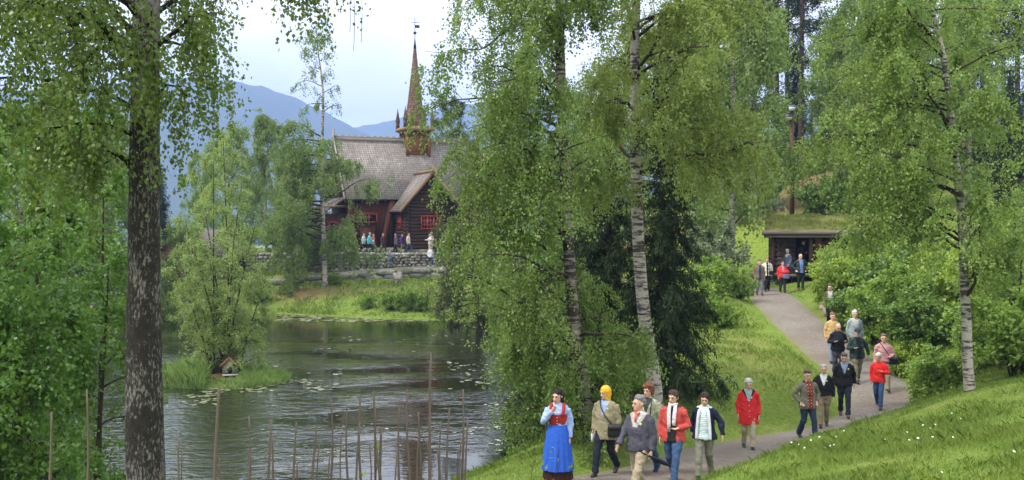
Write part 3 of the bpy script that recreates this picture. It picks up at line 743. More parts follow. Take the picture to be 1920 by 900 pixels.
PLACES = {
 'a': [(500, 94, 12.6, 'bushy upright birch with rounded top left of the church'), (345, 70, 7.5, 'birch behind the pale willow of the islet'), (1372, 56, 17.5, 'weeping birch with a white stem above the sunlit meadow'),
       (40, 62, 15, 'birch across the pond behind the left alders'), (1660, 62, 15, 'birch behind the spotted slim birch on the right slope'), (960, 98, 16, 'birch to the right of the church, behind the big drooping birch')],
 'b': [(555, 90, 9.3, 'rounded birch between the church gable and the bushy upright birch'), (430, 101, 12.5, 'birch with a thin top behind the trees left of the church'), (1625, 72, 16, 'soft green birch above the turf-roofed cabin'), (1330, 74, 18, 'tall birch behind the weeping birch above the meadow'),
       (170, 66, 14, 'birch on the far shore seen just left of the old birch trunk'), (1130, 78, 15, 'birch on the far slope between the two big birches'), (1740, 78, 16, 'birch high on the right slope'), (1572, 77, 12, 'birch on the slope to the right of the lamp post')],
 'c': [(380, 92, 9.5, 'lower birch left of the bushy upright birch'), (1415, 74, 15, 'large drooping birch left of the lamp post'), (105, 75, 16, 'far birch above the alders on the left'), (240, 80, 13, 'birch on the far shore behind the old birch trunk'), (1240, 90, 19, 'far birch seen between the trunks in the middle'), (1590, 92, 13, 'far birch right of the pine behind the lamp post'), (1820, 62, 13, 'birch at the top right behind the spotted slim birch'),
       (660, 112, 11.5, 'birch tip showing behind the church roof')],
 'p': [(1502, 86, 24, 'tall bare-stemmed pine directly behind the lamp post'), (1455, 92, 23, 'tall pine left of the pine behind the lamp post'), (1478, 101, 25, 'far pine with a thin stem at the top of the slope'), (1880, 74, 17, 'pine in the top right corner with a dark stem'), (1908, 82, 18, 'pine at the right edge of the picture'), (1848, 88, 18, 'pine with pale sky beside its stem on the right crest'), (845, 104, 15, 'dark pine behind the right end of the church'), (1715, 98, 17, 'pine on the crest above the right slope'), (1655, 100, 17, 'pine on the crest behind the soft green birch'), (1935, 70, 16, 'pine just inside the right edge of the wood'), (1385, 105, 22, 'pine behind the tall birch above the meadow')],
 's': [(1490, 96, 13, 'dark spruce among the pines behind the lamp post'), (1570, 98, 14, 'dark spruce right of the pine behind the lamp post'), (1290, 100, 12, 'dark spruce at the edge of the meadow'), (1780, 92, 13, 'dark spruce on the right crest'), (1895, 56, 9, 'dark spruce at the right edge above the bushes'), (1945, 60, 11, 'dark spruce just cut by the right edge of the picture'), (1850, 64, 10, 'dark spruce on the slope behind the spotted slim birch'), (300, 96, 9, 'dark spruce behind the log barn on the left'), (1080, 95, 12, 'dark spruce on the far slope behind the big drooping birch'), (1660, 86, 12, 'dark spruce behind the slim birch, below the crest')],
}
gens = {'a': (bg_birch(101, 14, 2.9, 24000, .17, L_far, 1.0), M_birch, L_far, 14, 'birch_tree'), 'b': (bg_birch(102, 14, 3.2, 24000, .17, L_far, .5), M_birch, L_birch, 14, 'birch_tree'),
        'c': (bg_birch(103, 14, 3.0, 24000, .17, L_far, 1.6), M_birch, L_right, 14, 'birch_tree'), 'p': (bg_pine(104, 20, 2.4, 14000, .26), M_pinebark, L_pine, 20, 'pine_tree')}
rng = random.Random(5)
for key, lst in PLACES.items():
    src = None
    for i, (px, d, h, lab) in enumerate(lst):
        x, y, z = ground_at(px, d)
        grp = {'p': 'pines on the slopes', 's': 'spruces on the far slopes'}.get(key, 'birches in the background')
        if src is None:
            if key == 's': src = spruce(105, 0, 0, 0, 13, 2.2, int(22000 * LQ), .26, lab, 'spruce_tree', None, grp, .1, 5); h0 = 13
            else:
                gg, bark, lf, h0, nm = gens[key]; src = finish(gg, nm, (0, 0, 0), bark, lf, lab, 'tree', grp)
            o = src; o.location = (x, y, z); o.rotation_euler = (0, 0, rng.random() * 6)
            k = h / h0; o.scale = (k, k, k); tag(o, lab, 'tree', grp)
        else:
            k = h / h0; o = copy_tree(src, (x, y, z), rng.random() * 6.28, (k * rng.uniform(.9, 1.15), k * rng.uniform(.9, 1.15), k), lab, grp)
# ------------------------------------------------------------------ wood, shingle, stone
def wood_mat(name, c, c2, axis='x', rough=.8, scale=1.0):
    n = NT(name); o = n.obj()
    sc = {'x': (1.2, 9, 9), 'y': (9, 1.2, 9), 'z': (9, 9, 1.0)}[axis]
    f = n.noise(1.6 * scale, 4, .65, n.scaled(o, sc)); f2 = n.noise(.9, 3, .6, o)
    cc = n.mix(f, c, c2); cc = n.mix(n.math('MULTIPLY', f2, .45), cc, dim(c, .55))
    return n.principled(cc, rough, .2, n.bump(f, .5, .02))
M_log = wood_mat('tarred logs', (.026, .015, .010), (.085, .047, .027), 'x')
M_logside = wood_mat('tarred logs side', (.028, .016, .011), (.075, .042, .025), 'y')
M_redboard = wood_mat('red brown boards', (.045, .018, .011), (.10, .040, .023), 'z')
M_amber = wood_mat('amber boards', (.12, .045, .018), (.22, .088, .036), 'z')
M_barge = wood_mat('weathered barge board', (.20, .115, .065), (.32, .21, .13), 'x')
M_redpaint = simple('red paint', (.34, .05, .03), .6, .3, .25, 5)
M_grey_wood = wood_mat('grey weathered wood', (.23, .20, .17), (.40, .36, .31), 'x')
M_oldlog = wood_mat('grey brown logs', (.085, .07, .056), (.24, .20, .165), 'x')
M_glass = NT('window glass').principled((.015, .018, .02), .08, .5)
M_stone = None
n = NT('dry stone'); o = n.obj(); rnd = n.node('NewGeometry').outputs['Random Per Island']
c = n.mix(rnd, (.15, .14, .125), (.40, .375, .34)); f = n.noise(5, 5, .7, o)
c = n.mix(n.ramp(f, [(.42, 0.), (.62, .75)]), c, (.11, .12, .06)); M_stone = n.principled(c, .92, .15, n.bump(f, .7, .05))
def shingle(name, horiz, c, c2, mort, bw=.16, rh=.26):
    n = NT(name); o = n.obj(); sx = n.node('SeparateXYZ'); n.link(o, sx.inputs[0])
    cb = n.node('CombineXYZ'); n.link(sx.outputs[horiz], cb.inputs[0]); n.link(n.math('MULTIPLY', sx.outputs[2], 1.28), cb.inputs[1])
    b = n.node('TexBrick', inp={'Color1': (*c, 1), 'Color2': (*c2, 1), 'Mortar': (*mort, 1), 'Scale': 1.0, 'Mortar Size': .022, 'Mortar Smooth': .4, 'Bias': 0.0, 'Brick Width': bw, 'Row Height': rh})
    n.link(cb.outputs[0], b.inputs['Vector'])
    f = n.noise(.8, 5, .65, n.scaled(o, (1, 1, .45)))
    cc = n.mix(n.ramp(f, [(.40, 0.), (.66, .8)]), b.outputs['Color'], dim(c, .62))
    return n.principled(cc, .9, .15, n.bump(n.math('ADD', b.outputs['Fac'], n.math('MULTIPLY', n.noise(7, 3, .6, o), -.4)), -.8, .04))
M_shx = shingle('roof shingles', 0, (.185, .162, .145), (.31, .278, .25), (.04, .038, .032))
M_shy = shingle('porch shingles', 1, (.185, .155, .135), (.31, .265, .235), (.05, .045, .038))
M_spire = shingle('spire shingles', 0, (.13, .075, .055), (.25, .155, .115), (.04, .026, .02), .2, .3)

def logs_x(mb, x0, x1, y, z0, z1, r=.15, clip=None, ends=0):
    """round logs laid along x; clip(z) gives the half width of a gable"""
    z = z0 + r
    while z < z1 + r * .2:
        a, b = x0 - ends, x1 + ends
        if clip:
            h = clip(z)
            if h < .15: break
            a, b = max(a, -h), min(b, h)
        mb.tube([(a, y, z), (b, y, z)], r * 1.06, 8); z += 2 * r * .95
def logs_y(mb, y0, y1, x, z0, z1, r=.15, ends=0):
    z = z0 + r * 1.5
    while z < z1: mb.tube([(x, y0 - ends, z), (x, y1 + ends, z)], r * 1.04, 8); z += 2 * r * .95
def slab(mb, a, b, c, d, t):
    """four corners of the top face, thickness downwards along the normal"""
    P = np.array([a, b, c, d], float); nn = np.cross(P[1] - P[0], P[3] - P[0]); nn /= np.linalg.norm(nn)
    if nn[2] < 0: nn = -nn
    mb.add(np.vstack([P, P - nn * t]), [(0, 1, 2, 3), (7, 6, 5, 4), (0, 4, 5, 1), (1, 5, 6, 2), (2, 6, 7, 3), (3, 7, 4, 0)])
def window(root, x, y, z, w, h, cols, rows, nx=0, name='window', sash=1, mat=None):
    """frame bars with panes behind; nx=1 turns it to face -x"""
    mat = mat or M_redpaint
    def P(u, v, dpt): return (x + u, y - dpt, z + v) if not nx else (x - dpt, y + u, z + v)
    def sz(u, v, dpt): return (u, dpt, v) if not nx else (dpt, u, v)
    f = MB(); t = .09
    f.box(P(0, h / 2 - t / 2, .06), sz(w, t, .12)); f.box(P(0, -h / 2 + t / 2, .06), sz(w, t, .12))
    f.box(P(-w / 2 + t / 2, 0, .06), sz(t, h - 2 * t, .12)); f.box(P(w / 2 - t / 2, 0, .06), sz(t, h - 2 * t, .12))
    for k in range(1, sash): f.box(P(-w / 2 + w * k / sash, 0, .055), sz(t * 1.1, h - 2 * t, .11))
    n_ = cols
    for k in range(1, n_):
        if sash > 1 and k % (n_ // sash) == 0: continue
        f.box(P(-w / 2 + w * k / n_, 0, .045), sz(.045, h - 2 * t, .07))
    for k in range(1, rows): f.box(P(0, -h / 2 + h * k / rows, .042), sz(w - 2 * t, .045, .06))
    f.box(P(0, h / 2 + .05, .08), sz(w + .2, .07, .2))
    wn = f.build(name, mat, root)
    p = MB(); p.box(P(0, 0, .005), sz(w - .1, h - .1, .02)); p.build('pane', M_glass, wn); return wn

# ------------------------------------------------------------------ church
ch = empty('church', (-7.04, 88.0, -2.5), R(22))
tag(ch, 'dark timber church with shingled roof and tall pointed spire beyond the pond', 'church')
# nave
mb = MB(); mb.box((0, 7.5, .15), (12.9, 8.0, .5)); mb.box((0, 1.75, .12), (4.3, 3.5, .4)); mb.build('foundation', M_stone, ch)
mb = MB(); rg = np.random.default_rng(3)
mb.box((0, 7.5, 2.75), (12.6, 7.6, 4.4))
x = -6.35
while x < 6.4:
    w_ = rg.uniform(.2, .3); mb.box((x + w_ / 2, 3.66, 2.75), (w_ - .02, .08 + rg.uniform(0, .03), 4.4)); x += w_
mb.box((0, 3.6, 4.8), (12.8, .12, .25))
for sx in (-6.3, 6.1): mb.prism([(sx, 3.75, 4.9), (sx, 11.25, 4.9), (sx, 7.5, 9.7)], (.2, 0, 0))
mb.build('nave_wall', M_redboard, ch)
for k, sx in enumerate((-6.3, -2.55)):
    mb = MB(); mb.box((sx, 3.54, 2.7), (.32, .2, 4.3)); mb.build('corner_post', M_redboard, ch)
mb = MB()
EY, EZ, RZ = 3.05, 4.72, 10.2
slab(mb, (-6.9, EY, EZ), (7.0, EY, EZ), (7.0, 7.5, RZ), (-6.9, 7.5, RZ), .2)
slab(mb, (7.0, 11.95, EZ), (-6.9, 11.95, EZ), (-6.9, 7.5, RZ), (7.0, 7.5, RZ), .2)
nr = mb.build('nave_roof', M_shx, ch)
mb = MB(); mb.box((0, 7.5, RZ + .12), (13.9, .16, .3)); mb.box((0, 7.5, RZ + .31), (13.9, .3, .07))
x = -6.7
while x < 6.8: mb.box((x, 7.5, RZ + .4), (.3, .1, .12)); x += .6
mb.build('ridge_board', M_grey_wood, nr)
for sx in (-6.98, 7.02):
    for sy in (EY - .1, 11.95 + .1):
        mb = MB(); mb.prism([(sx, sy, EZ - .3), (sx, sy, EZ + .12), (sx, 7.5 + (.35 if sy > 7 else -.35) * -1.6, RZ + .35 + .6), (sx, 7.5, RZ - .1)], (.1, 0, 0)); mb.build('barge_board', M_grey_wood, nr)
# door and small window of the nave
mb = MB(); mb.box((-4.75, 3.56, 1.25), (1.05, .1, 1.9)); mb.box((-4.75, 3.5, 1.25), (.06, .06, 1.86))
for s_ in (-1, 1): mb.box((-4.75 + s_ * .6, 3.55, 1.3), (.14, .16, 2.1))
mb.build('door', M_redboard, ch)
window(ch, -4.6, 3.6, 3.02, 1.45, .78, 2, 1, sash=2)
# curved amber buttress plank beside the side arm
mb = MB(); mb.prism([(-2.75, 3.3, 4.5), (-2.3, 3.3, 4.5), (-2.75, 3.3, 2.6), (-3.05, 3.3, 1.2), (-3.15, 3.3, .35), (-3.55, 3.3, .35), (-3.4, 3.3, 1.6), (-3.1, 3.3, 3.2)], (0, .18, 0)); mb.build('buttress', M_amber, ch)
# side arm of round logs facing the pond
mb = MB(); hw = 2.15
logs_x(mb, -hw, hw, 0, .35, 6.6, .155, lambda z: hw + .3 if z < 3.6 else (6.75 - z) / 1.17, .25)
mb.build('log_wall', M_log, ch)
for sx in (-hw, hw):
    mb = MB(); logs_y(mb, 0, 3.5, sx, .35, 4.3, .155, .22); mb.build('log_wall', M_logside, ch)
mb = MB()
AZ, AE, AX = 7.0, 3.62, 2.9
slab(mb, (-AX, -.55, AE), (-AX, 4.0, AE), (0, 6.2, AZ), (0, -.55, AZ), .16)
slab(mb, (AX, 4.0, AE), (AX, -.55, AE), (0, -.55, AZ), (0, 6.2, AZ), .16)
tr = mb.build('side_arm_roof', M_shy, ch)
for s_ in (-1, 1):
    mb = MB(); mb.prism([(s_ * (AX + .06), -.66, AE - .26), (s_ * (AX + .04), -.66, AE + .12), (0, -.66, AZ + .16), (0, -.66, AZ - .24)], (0, .1, 0)); mb.build('barge_board', M_barge, tr)
mb = MB(); mb.box((0, 2.4, AZ + .1), (.16, 6.0, .22)); mb.prism([(-.12, -.78, AZ - .3), (.12, -.78, AZ - .3), (.12, -.78, AZ + .45), (0, -.78, AZ + .6), (-.12, -.78, AZ + .45)], (0, .12, 0)); mb.build('ridge_board', M_barge, tr)
window(ch, -.1, -.16, 2.62, 1.75, 1.12, 6, 3, sash=3)
window(ch, -hw - .14, 1.6, 2.7, .85, 1.0, 2, 2, nx=1)
# tower and spire
tx, ty = .78, 7.5
mb = MB(); mb.box((tx, ty, 9.6), (2.1, 2.1, 3.4))
z = 8.2
while z < 11.2: mb.box((tx, ty, z), (2.16, 2.16, .05)); z += .28
mb.build('tower_wall', M_amber, ch)
for sx in (-1, 1):
    for sy in (-1, 1):
        mb = MB(); mb.box((tx + sx * 1.06, ty + sy * 1.06, 9.65), (.24, .24, 3.5)); mb.build('corner_post', M_amber, ch)
mb = MB(); V, F = stack([(tx, ty, 11.1, 1.35, 1.35), (tx, ty, 11.22, 1.6, 1.6), (tx, ty, 11.42, 1.6, 1.6), (tx, ty, 11.62, 1.2, 1.2)], 24, 8); mb.add(V, F); mb.build('tower_cornice', M_barge, ch)
mb = MB(); V, F = stack([(tx, ty, 11.5, 1.12, 1.12), (tx, ty, 12.2, .98, .98), (tx, ty, 14, .70, .70), (tx, ty, 17, .34, .34), (tx, ty, 19.8, .05, .05)], 8, 2); mb.add(V, F); sp = mb.build('spire', M_spire, ch)
mb = MB(); V, F = stack([(tx, ty, 19.0, .155, .155), (tx, ty, 19.9, .045, .045)], 8, 2); mb.add(V, F); mb.build('spire_cap', simple('dark copper', (.04, .05, .05), .5), sp)
for sx in (-1, 1):
    for sy in (-1, 1):
        mb = MB(); V, F = stack([(tx + sx * 1.3, ty + sy * 1.3, 11.42, .20, .20), (tx + sx * 1.3, ty + sy * 1.3, 12.0, .17, .17), (tx + sx * 1.3, ty + sy * 1.3, 12.15, .23, .23), (tx + sx * 1.3, ty + sy * 1.3, 13.4, .02, .02)], 8, 2); mb.add(V, F); mb.build('pinnacle', M_spire, ch)
M_iron = simple('dark iron', (.03, .03, .03), .5)
mb = MB(); mb.tube([(tx, ty, 19.8), (tx, ty, 21.9)], .03, 6); mb.tube([(tx - .42, ty, 21.45), (tx + .42, ty, 21.45)], .025, 6)
mb.prism([(tx + .03, ty - .01, 20.95), (tx + .5, ty - .01, 20.95), (tx + .42, ty - .01, 21.08), (tx + .5, ty - .01, 21.22), (tx + .03, ty - .01, 21.22)], (0, .02, 0))
wv_ = mb.build('weather_vane', M_iron, ch)
mb = MB(); V, F = stack([(tx, ty, 20.3, .02, .02), (tx, ty, 20.36, .13, .13), (tx, ty, 20.46, .17, .17), (tx, ty, 20.56, .13, .13), (tx, ty, 20.62, .02, .02)], 12); mb.add(V, F); mb.build('ball', M_iron, wv_, True)
# gallery porch at the west end
mb = MB(); mb.box((-7.5, 7.5, 1.9), (1.9, 5.6, 3.0)); 
for yy in np.arange(4.8, 10.3, .3): mb.box((-8.47, yy, 1.9), (.06, .26, 3.0))
for xx in np.arange(-8.35, -6.5, .3): mb.box((xx, 4.68, 1.9), (.26, .06, 3.0))
mb.build('gallery_wall', M_redboard, ch)
mb = MB(); slab(mb, (-8.9, 4.3, 3.35), (-6.5, 4.3, 4.9), (-6.5, 10.7, 4.9), (-8.9, 10.7, 3.35), .15); gr_ = mb.build('gallery_roof', M_shy, ch)
mb = MB(); mb.box((-8.9, 7.5, 3.24), (.14, 6.5, .2)); mb.box((-7.7, 4.25, 4.05), (2.5, .1, .2)); mb.build('barge_board', M_barge, gr_)
window(ch, -7.5, 4.66, 2.2, .9, .9, 2, 2)

# ------------------------------------------------------------------ dry-stone walls
def stone(mb, c, size, rng, rz=0):
    rx, ry, rz_ = [s / 2 for s in size]; k = 8
    V, F = stack([(0, 0, -rz_, rx * .72, ry * .72), (0, 0, -rz_ * .55, rx, ry), (0, 0, rz_ * .5, rx * .98, ry), (0, 0, rz_, rx * .68, ry * .7)], k, 3.2)
    V = V * (1 + rng.uniform(-.13, .13, (len(V), 1))); ca, sa = math.cos(rz), math.sin(rz)
    V = np.c_[V[:, 0] * ca - V[:, 1] * sa, V[:, 0] * sa + V[:, 1] * ca, V[:, 2]]
    mb.add(V + np.array(c), F)
def stone_wall(name, label, line, zb, zt, thick, size, seed, cap=False, group=None):
    rng_ = np.random.default_rng(seed); mb = MB(); L = resample(np.array(line, float), .1)
    s = 0; S_ = np.arange(len(L)) * .1
    ang = np.arctan2(np.gradient(L[:, 1]), np.gradient(L[:, 0]))
    zb_ = zb(L); zt_ = zt(L)
    hh = size[1]; nrow = max(1, int(round(float(np.max(zt_ - zb_)) / (hh * .92))))
    for r in range(nrow):
        x = rng_.uniform(0, size[0]) - size[0]
        while x < S_[-1]:
            w_ = size[0] * rng_.uniform(.55, 1.5); i = int(np.clip((x + w_ / 2) / .1, 0, len(L) - 1))
            h = (zt_[i] - zb_[i]) / nrow; zc = zb_[i] + h * (r + .5)
            if h > .08:
                last = r == nrow - 1 and cap
                stone(mb, (L[i, 0] + rng_.normal(0, .03), L[i, 1] + rng_.normal(0, .03), zc + rng_.normal(0, h * .08)), (w_ * 1.04, thick * rng_.uniform(.9, 1.12) + (.1 if last else 0), h * rng_.uniform(1.0, 1.25)), rng_, ang[i] + rng_.normal(0, .04))
            x += w_
    o = mb.build(name, M_stone); base = Vector((L[0, 0], L[0, 1], float(zb_[0])))
    o.data.transform(Matrix.Translation(-base)); o.location = base
    return tag(o, label, 'stone wall', group)
off = lambda P, dd: np.c_[P[:, 0] + dd * np.gradient(P[:, 1]) / np.hypot(np.gradient(P[:, 0]), np.gradient(P[:, 1])), P[:, 1] - dd * np.gradient(P[:, 0]) / np.hypot(np.gradient(P[:, 0]), np.gradient(P[:, 1])), P[:, 2]]
lw = off(PATH2_S, 1.22); lw = lw[(lw[:, 0] > -20.5) & (lw[:, 0] < 7)][::6]
stone_wall('stone_wall', 'low wall of big flat grey blocks carrying the far path above the pond bank', lw, lambda L: L[:, 2] - 1.15, lambda L: L[:, 2] - .06, .55, (1.25, .42), 4, True)
stone_wall('stone_wall', 'rubble wall of small rounded stones holding up the church terrace', [(-22.5, 85.35, 0), (-15, 85.3, 0), (-8, 85.3, 0), (-2, 85.45, 0), (3, 85.8, 0)], lambda L: np.interp(L[:, 0], [-22, -12, -5, 3], [-4.15, -4.0, -3.65, -3.4]), lambda L: np.full(len(L), -2.42), .7, (.42, .30), 5)
stone_wall('stone_wall', 'short mossy rock wall at the path edge left of the turf-roofed cabin', [wp(1350, 515, 56.5), wp(1400, 515, 56.3), wp(1462, 515, 55.8)], lambda L: H(L[:, 0], L[:, 1]) - .15, lambda L: H(L[:, 0], L[:, 1]) + .55, .6, (.6, .36), 6)
stone_wall('stone_wall', 'grey rock wall on the slope above the sunlit meadow', [wp(1395, 410, 76), wp(1425, 410, 75.5), wp(1462, 410, 75)], lambda L: H(L[:, 0], L[:, 1]) - .2, lambda L: H(L[:, 0], L[:, 1]) + .75, .8, (.9, .45), 7)

# ------------------------------------------------------------------ turf-roofed cabin
hx, hy, hz_ = wp(1447, 514, 53.2); hz_ = -2.75
cb = empty('log_cabin', (hx, hy, hz_), R(-14)); tag(cb, 'small dark log cabin with a grass-grown turf roof at the top of the path', 'cabin')
W_, D_ = 5.0, 4.2
mb = MB(); logs_x(mb, 0, W_, D_, 0, 2.1, .13, None, .15); mb.build('log_wall', M_oldlog, cb)
for sx in (0.12, W_): mb = MB(); logs_y(mb, 1.3 if sx < 1 else 0, D_, sx, -.15, 2.2, .13, .18); mb.build('log_wall', M_logside, cb)
mb = MB(); logs_x(mb, .1, 1.15, 1.3, 0, 2.1, .13, None, .1); mb.build('log_wall', M_oldlog, cb)       # recessed porch wall
mb = MB(); logs_x(mb, 2.1, W_, .1, 0, 2.1, .13, None, .05); mb.build('log_wall', M_log, cb)
mb = MB(); mb.box((1.6, 1.4, 1.0), (.9, .06, 2.0)); mb.build('door', simple('near-black door panel', (.012, .010, .009), .8), cb)  # near-black panel standing in for the dark doorway
mb = MB()
for k, xx in enumerate((.38, .55, .72)): mb.box((xx, 1.10, 1.55), (.07, .06, .62))
mb.box((.55, 1.105, 1.89), (.5, .07, .06)); mb.box((.55, 1.105, 1.21), (.5, .07, .06)); mb.build('window_grille', M_oldlog, cb)
for xx, m_, w2 in ((.05, M_log, .16), (1.98, M_log, .22), (2.36, M_amber, .34)):
    mb = MB(); mb.box((xx, -.06, 1.05), (w2, .16, 2.15)); mb.build('post', M_redboard if m_ is M_amber else m_, cb)
mb = MB(); mb.box((.95, .7, .06), (2.1, 1.3, .12)); mb.build('porch_floor', M_oldlog, cb)
mb = MB(); slab(mb, (-.35, -.45, 2.22), (W_ + .4, -.45, 2.22), (W_ + .4, D_ / 2, 2.98), (-.35, D_ / 2, 2.98), .12); slab(mb, (W_ + .4, D_ + .45, 2.22), (-.35, D_ + .45, 2.22), (-.35, D_ / 2, 2.98), (W_ + .4, D_ / 2, 2.98), .12)
rf = mb.build('roof', M_log, cb)
mb = MB(); mb.tube([(-.5, -.5, 2.3), (W_ + .5, -.5, 2.3)], .12, 8); mb.tube([(-.4, -.36, 2.12), (W_ + .5, -.36, 2.12)], .09, 8); mb.build('eave_log', M_oldlog, rf)
n = NT('turf'); o = n.obj(); f = n.noise(2.2, 4, .65, o)
M_turf = n.principled(n.mix(f, (.12, .17, .035), (.27, .22, .09)), .95, .1, n.bump(n.noise(12, 3, .6, o), 1, .08))
mb = MB(); slab(mb, (-.3, -.4, 2.44), (W_ + .35, -.4, 2.44), (W_ + .35, D_ / 2, 3.2), (-.3, D_ / 2, 3.2), .2); slab(mb, (W_ + .35, D_ + .4, 2.44), (-.3, D_ + .4, 2.44), (-.3, D_ / 2, 3.2), (W_ + .35, D_ / 2, 3.2), .2)
turf = mb.build('turf', M_turf, cb)
CABIN = (cb, W_, D_)

# log barn on the left
bx0, by0 = -28.6, 82.0; bz0 = h1(bx0 + 1, by0) - .6
bn = empty('log_barn', (bx0, by0, bz0), R(-18)); tag(bn, 'brown log barn at the end of the far path, half hidden by the islet willow', 'barn')
mb = MB(); logs_x(mb, 0, 5, 0, 0, 3.8, .17, None, .3); mb.build('log_wall', M_barge, bn)
for sx in (0, 5): mb = MB(); logs_y(mb, 0, 4.5, sx, 0, 2.3, .17, .3); mb.build('log_wall', M_logside, bn)
mb = MB(); slab(mb, (-.7, -.5, 2.3), (-.7, 5, 2.3), (2.5, 5, 4.3), (2.5, -.5, 4.3), .18); slab(mb, (5.7, 5, 2.3), (5.7, -.5, 2.3), (2.5, -.5, 4.3), (2.5, 5, 4.3), .18); mb.build('roof', M_oldlog, bn)
o = bn.children[0]   # trim the gable logs to the roof line
for v in o.data.vertices:
    h = max(.05, (4.2 - v.co.z) / 2.0 * 3.2)
    if v.co.z > 2.3: v.co.x = min(max(v.co.x, 2.5 - h), 2.5 + h)
mb = MB(); mb.box((1.2, -.2, 1.0), (1.0, .1, 2.0)); mb.build('door', simple('near-black door panel', (.012, .010, .009), .8), bn)

# ------------------------------------------------------------------ lamp post
lx, ly, lz = ground_at(1485, 69)
lp = empty('lamp_post', (lx, ly, lz)); tag(lp, 'tall red-brown wooden pole with floodlights on the slope behind the cabin', 'lamp post')
topz = wp(0, 205, 69)[2] - lz; midz = wp(0, 304, 69)[2] - lz
mb = MB(); mb.tube([(0, 0, -.2), (0, 0, topz * .5), (0, 0, topz)], [.17, .15, .125], 12); mb.build('pole', simple('red brown pole', (.095, .045, .032), .7, .2, .3, 3), lp, True)
M_lampw = simple('lamp white', (.72, .72, .74), .4, .4, .05); M_lampd = simple('lamp dark', (.05, .055, .07), .4, .4)
for (x, y, z, m_, rx) in ((-.12, -.3, topz + .05, M_lampd, .5), (-.3, -.2, topz - .55, M_lampd, .9)):
    rot = Matrix.Rotation(rx, 3, 'X')
    mb = MB(); mb.box((x, y, z), (.52, .26, .38), np.array(rot)); mb.tube([(x, y + .1, z), (0, 0, z - .05)], .03, 6); fl = mb.build('floodlight', m_, lp)
    mb = MB(); mb.box(np.array((x, y, z)) + np.array(rot) @ np.array((0, -.145, 0)), (.44, .03, .30), np.array(rot)); mb.build('lens', M_lampw, fl)
for s_, w2 in ((-1, .62), (1, .45)):
    mb = MB(); V, F = stack([(s_ * .28, -.32, midz, w2 * .5, .2), (s_ * .28, -.32, midz + .13, w2 * .5, .2), (s_ * .28, -.32, midz + .2, w2 * .3, .12)], 12, 3); mb.add(V, F); mb.tube([(0, 0, midz), (s_ * .28, -.3, midz + .08)], .035, 6); mb.build('lamp_head', M_lampw, lp)
mb = MB(); V, F = stack([(0, 0, midz - .35, .19, .19), (0, 0, midz - .2, .19, .19)], 12); mb.add(V, F); mb.build('clamp_ring', M_lampd, lp)

# ------------------------------------------------------------------ duck house on the islet
dx, dy = wp(430, 0, 42.3)[:2]; dz = h1(dx, dy)
dk = empty('duck_house', (dx, dy, dz), R(12)); dk.scale = (.85, .85, .8); tag(dk, 'tiny white duck house with an orange roof among the islet stems', 'duck house')
mb = MB(); mb.box((0, 0, .3), (.62, .5, .44)); mb.prism([(-.31, -.25, .52), (.31, -.25, .52), (0, -.25, .86)], (0, .5, 0)); mb.build('wall', simple('white boards', (.22, .215, .19), .7), dk)
mb = MB(); slab(mb, (-.45, -.36, .47), (-.45, .36, .47), (0, .36, .95), (0, -.36, .95), .05); slab(mb, (.45, .36, .47), (.45, -.36, .47), (0, -.36, .95), (0, .36, .95), .05); mb.build('roof', simple('orange shakes', (.32, .15, .085), .8, .2, .4, 12), dk)
mb = MB(); mb.box((.02, -.27, .27), (.22, .06, .3)); mb.build('doorway', simple('hole shade black', (.01, .01, .01), .9), dk)  # near-black block on the wall, its colour stands for shade inside the opening
mb = MB(); mb.box((.08, -.42, .05), (.75, .34, .06)); mb.build('landing_plank', simple('pale plank', (.34, .34, .32), .7), dk)

# birch stump before the far wall
sx_, sy_ = wp(745, 0, 80.4)[:2]; sz_ = h1(sx_, sy_)
mb = MB(); g = Grow(7)
for ddx, hh in ((-.2, .8), (.2, .95)):
    g.wood([(ddx * .6, 0, -.2), (ddx * .8, 0, hh * .5), (ddx, .02, hh), (ddx, .02, hh + .03)], [.25, .21, .19, .02], 10)
o = link(bpy.data.objects.new('birch_stump', quads_mesh('birch_stump', np.vstack(g.tv), np.vstack(g.tf), M_birch, True, {'thick': np.ones(g.n)})))
o.location = (sx_, sy_, sz_); tag(o, 'short forked white birch stump standing against the wall of big flat blocks', 'stump')

# ------------------------------------------------------------------ fence stakes by the camera
STK = [(97, 773, 92, 8), (163, 730, 162, 7), (334, 817, 334, 6), (341, 845, 341, 5), (411, 724, 400, 9), (411, 857, 411, 5), (467, 781, 460, 6), (469, 843, 466, 6), (509, 787, 502, 7), (511, 817, 510, 6), (556, 791, 546, 7), (557, 867, 556, 6), (594, 800, 583, 7), (598, 833, 594, 5),
       (621, 750, 621, 6), (619, 846, 614, 6), (640, 813, 640, 5), (650, 764, 650, 6), (675, 792, 671, 6), (676, 740, 679, 7), (693, 832, 693, 5), (701, 734, 700, 7), (703, 760, 720, 7), (715, 801, 713, 9), (744, 852, 743, 5), (748, 761, 747, 6), (763, 730, 767, 6), (784, 772, 789, 7), (785, 820, 784, 5),
       (808, 662, 810, 8), (801, 824, 803, 5), (819, 835, 819, 4), (827, 790, 827, 6), (843, 765, 842, 6), (839, 850, 837, 6), (868, 730, 862, 7), (859, 842, 857, 5), (877, 784, 872, 6), (865, 820, 862, 5)]
n = NT('stake wood'); o = n.obj(); f = n.noise(3, 4, .65, n.scaled(o, (9, 9, 1)))
M_stake = n.principled(n.mix(f, (.075, .055, .042), (.20, .155, .12)), .85, .15, n.bump(f, .6, .02))
ORD = 'first second third fourth fifth sixth seventh eighth ninth tenth eleventh twelfth thirteenth fourteenth fifteenth sixteenth seventeenth eighteenth nineteenth twentieth'.split()
ORD += ['twenty-' + w_ for w_ in ORD[:9]] + ['thirtieth'] + ['thirty-' + w_ for w_ in ORD[:9]]
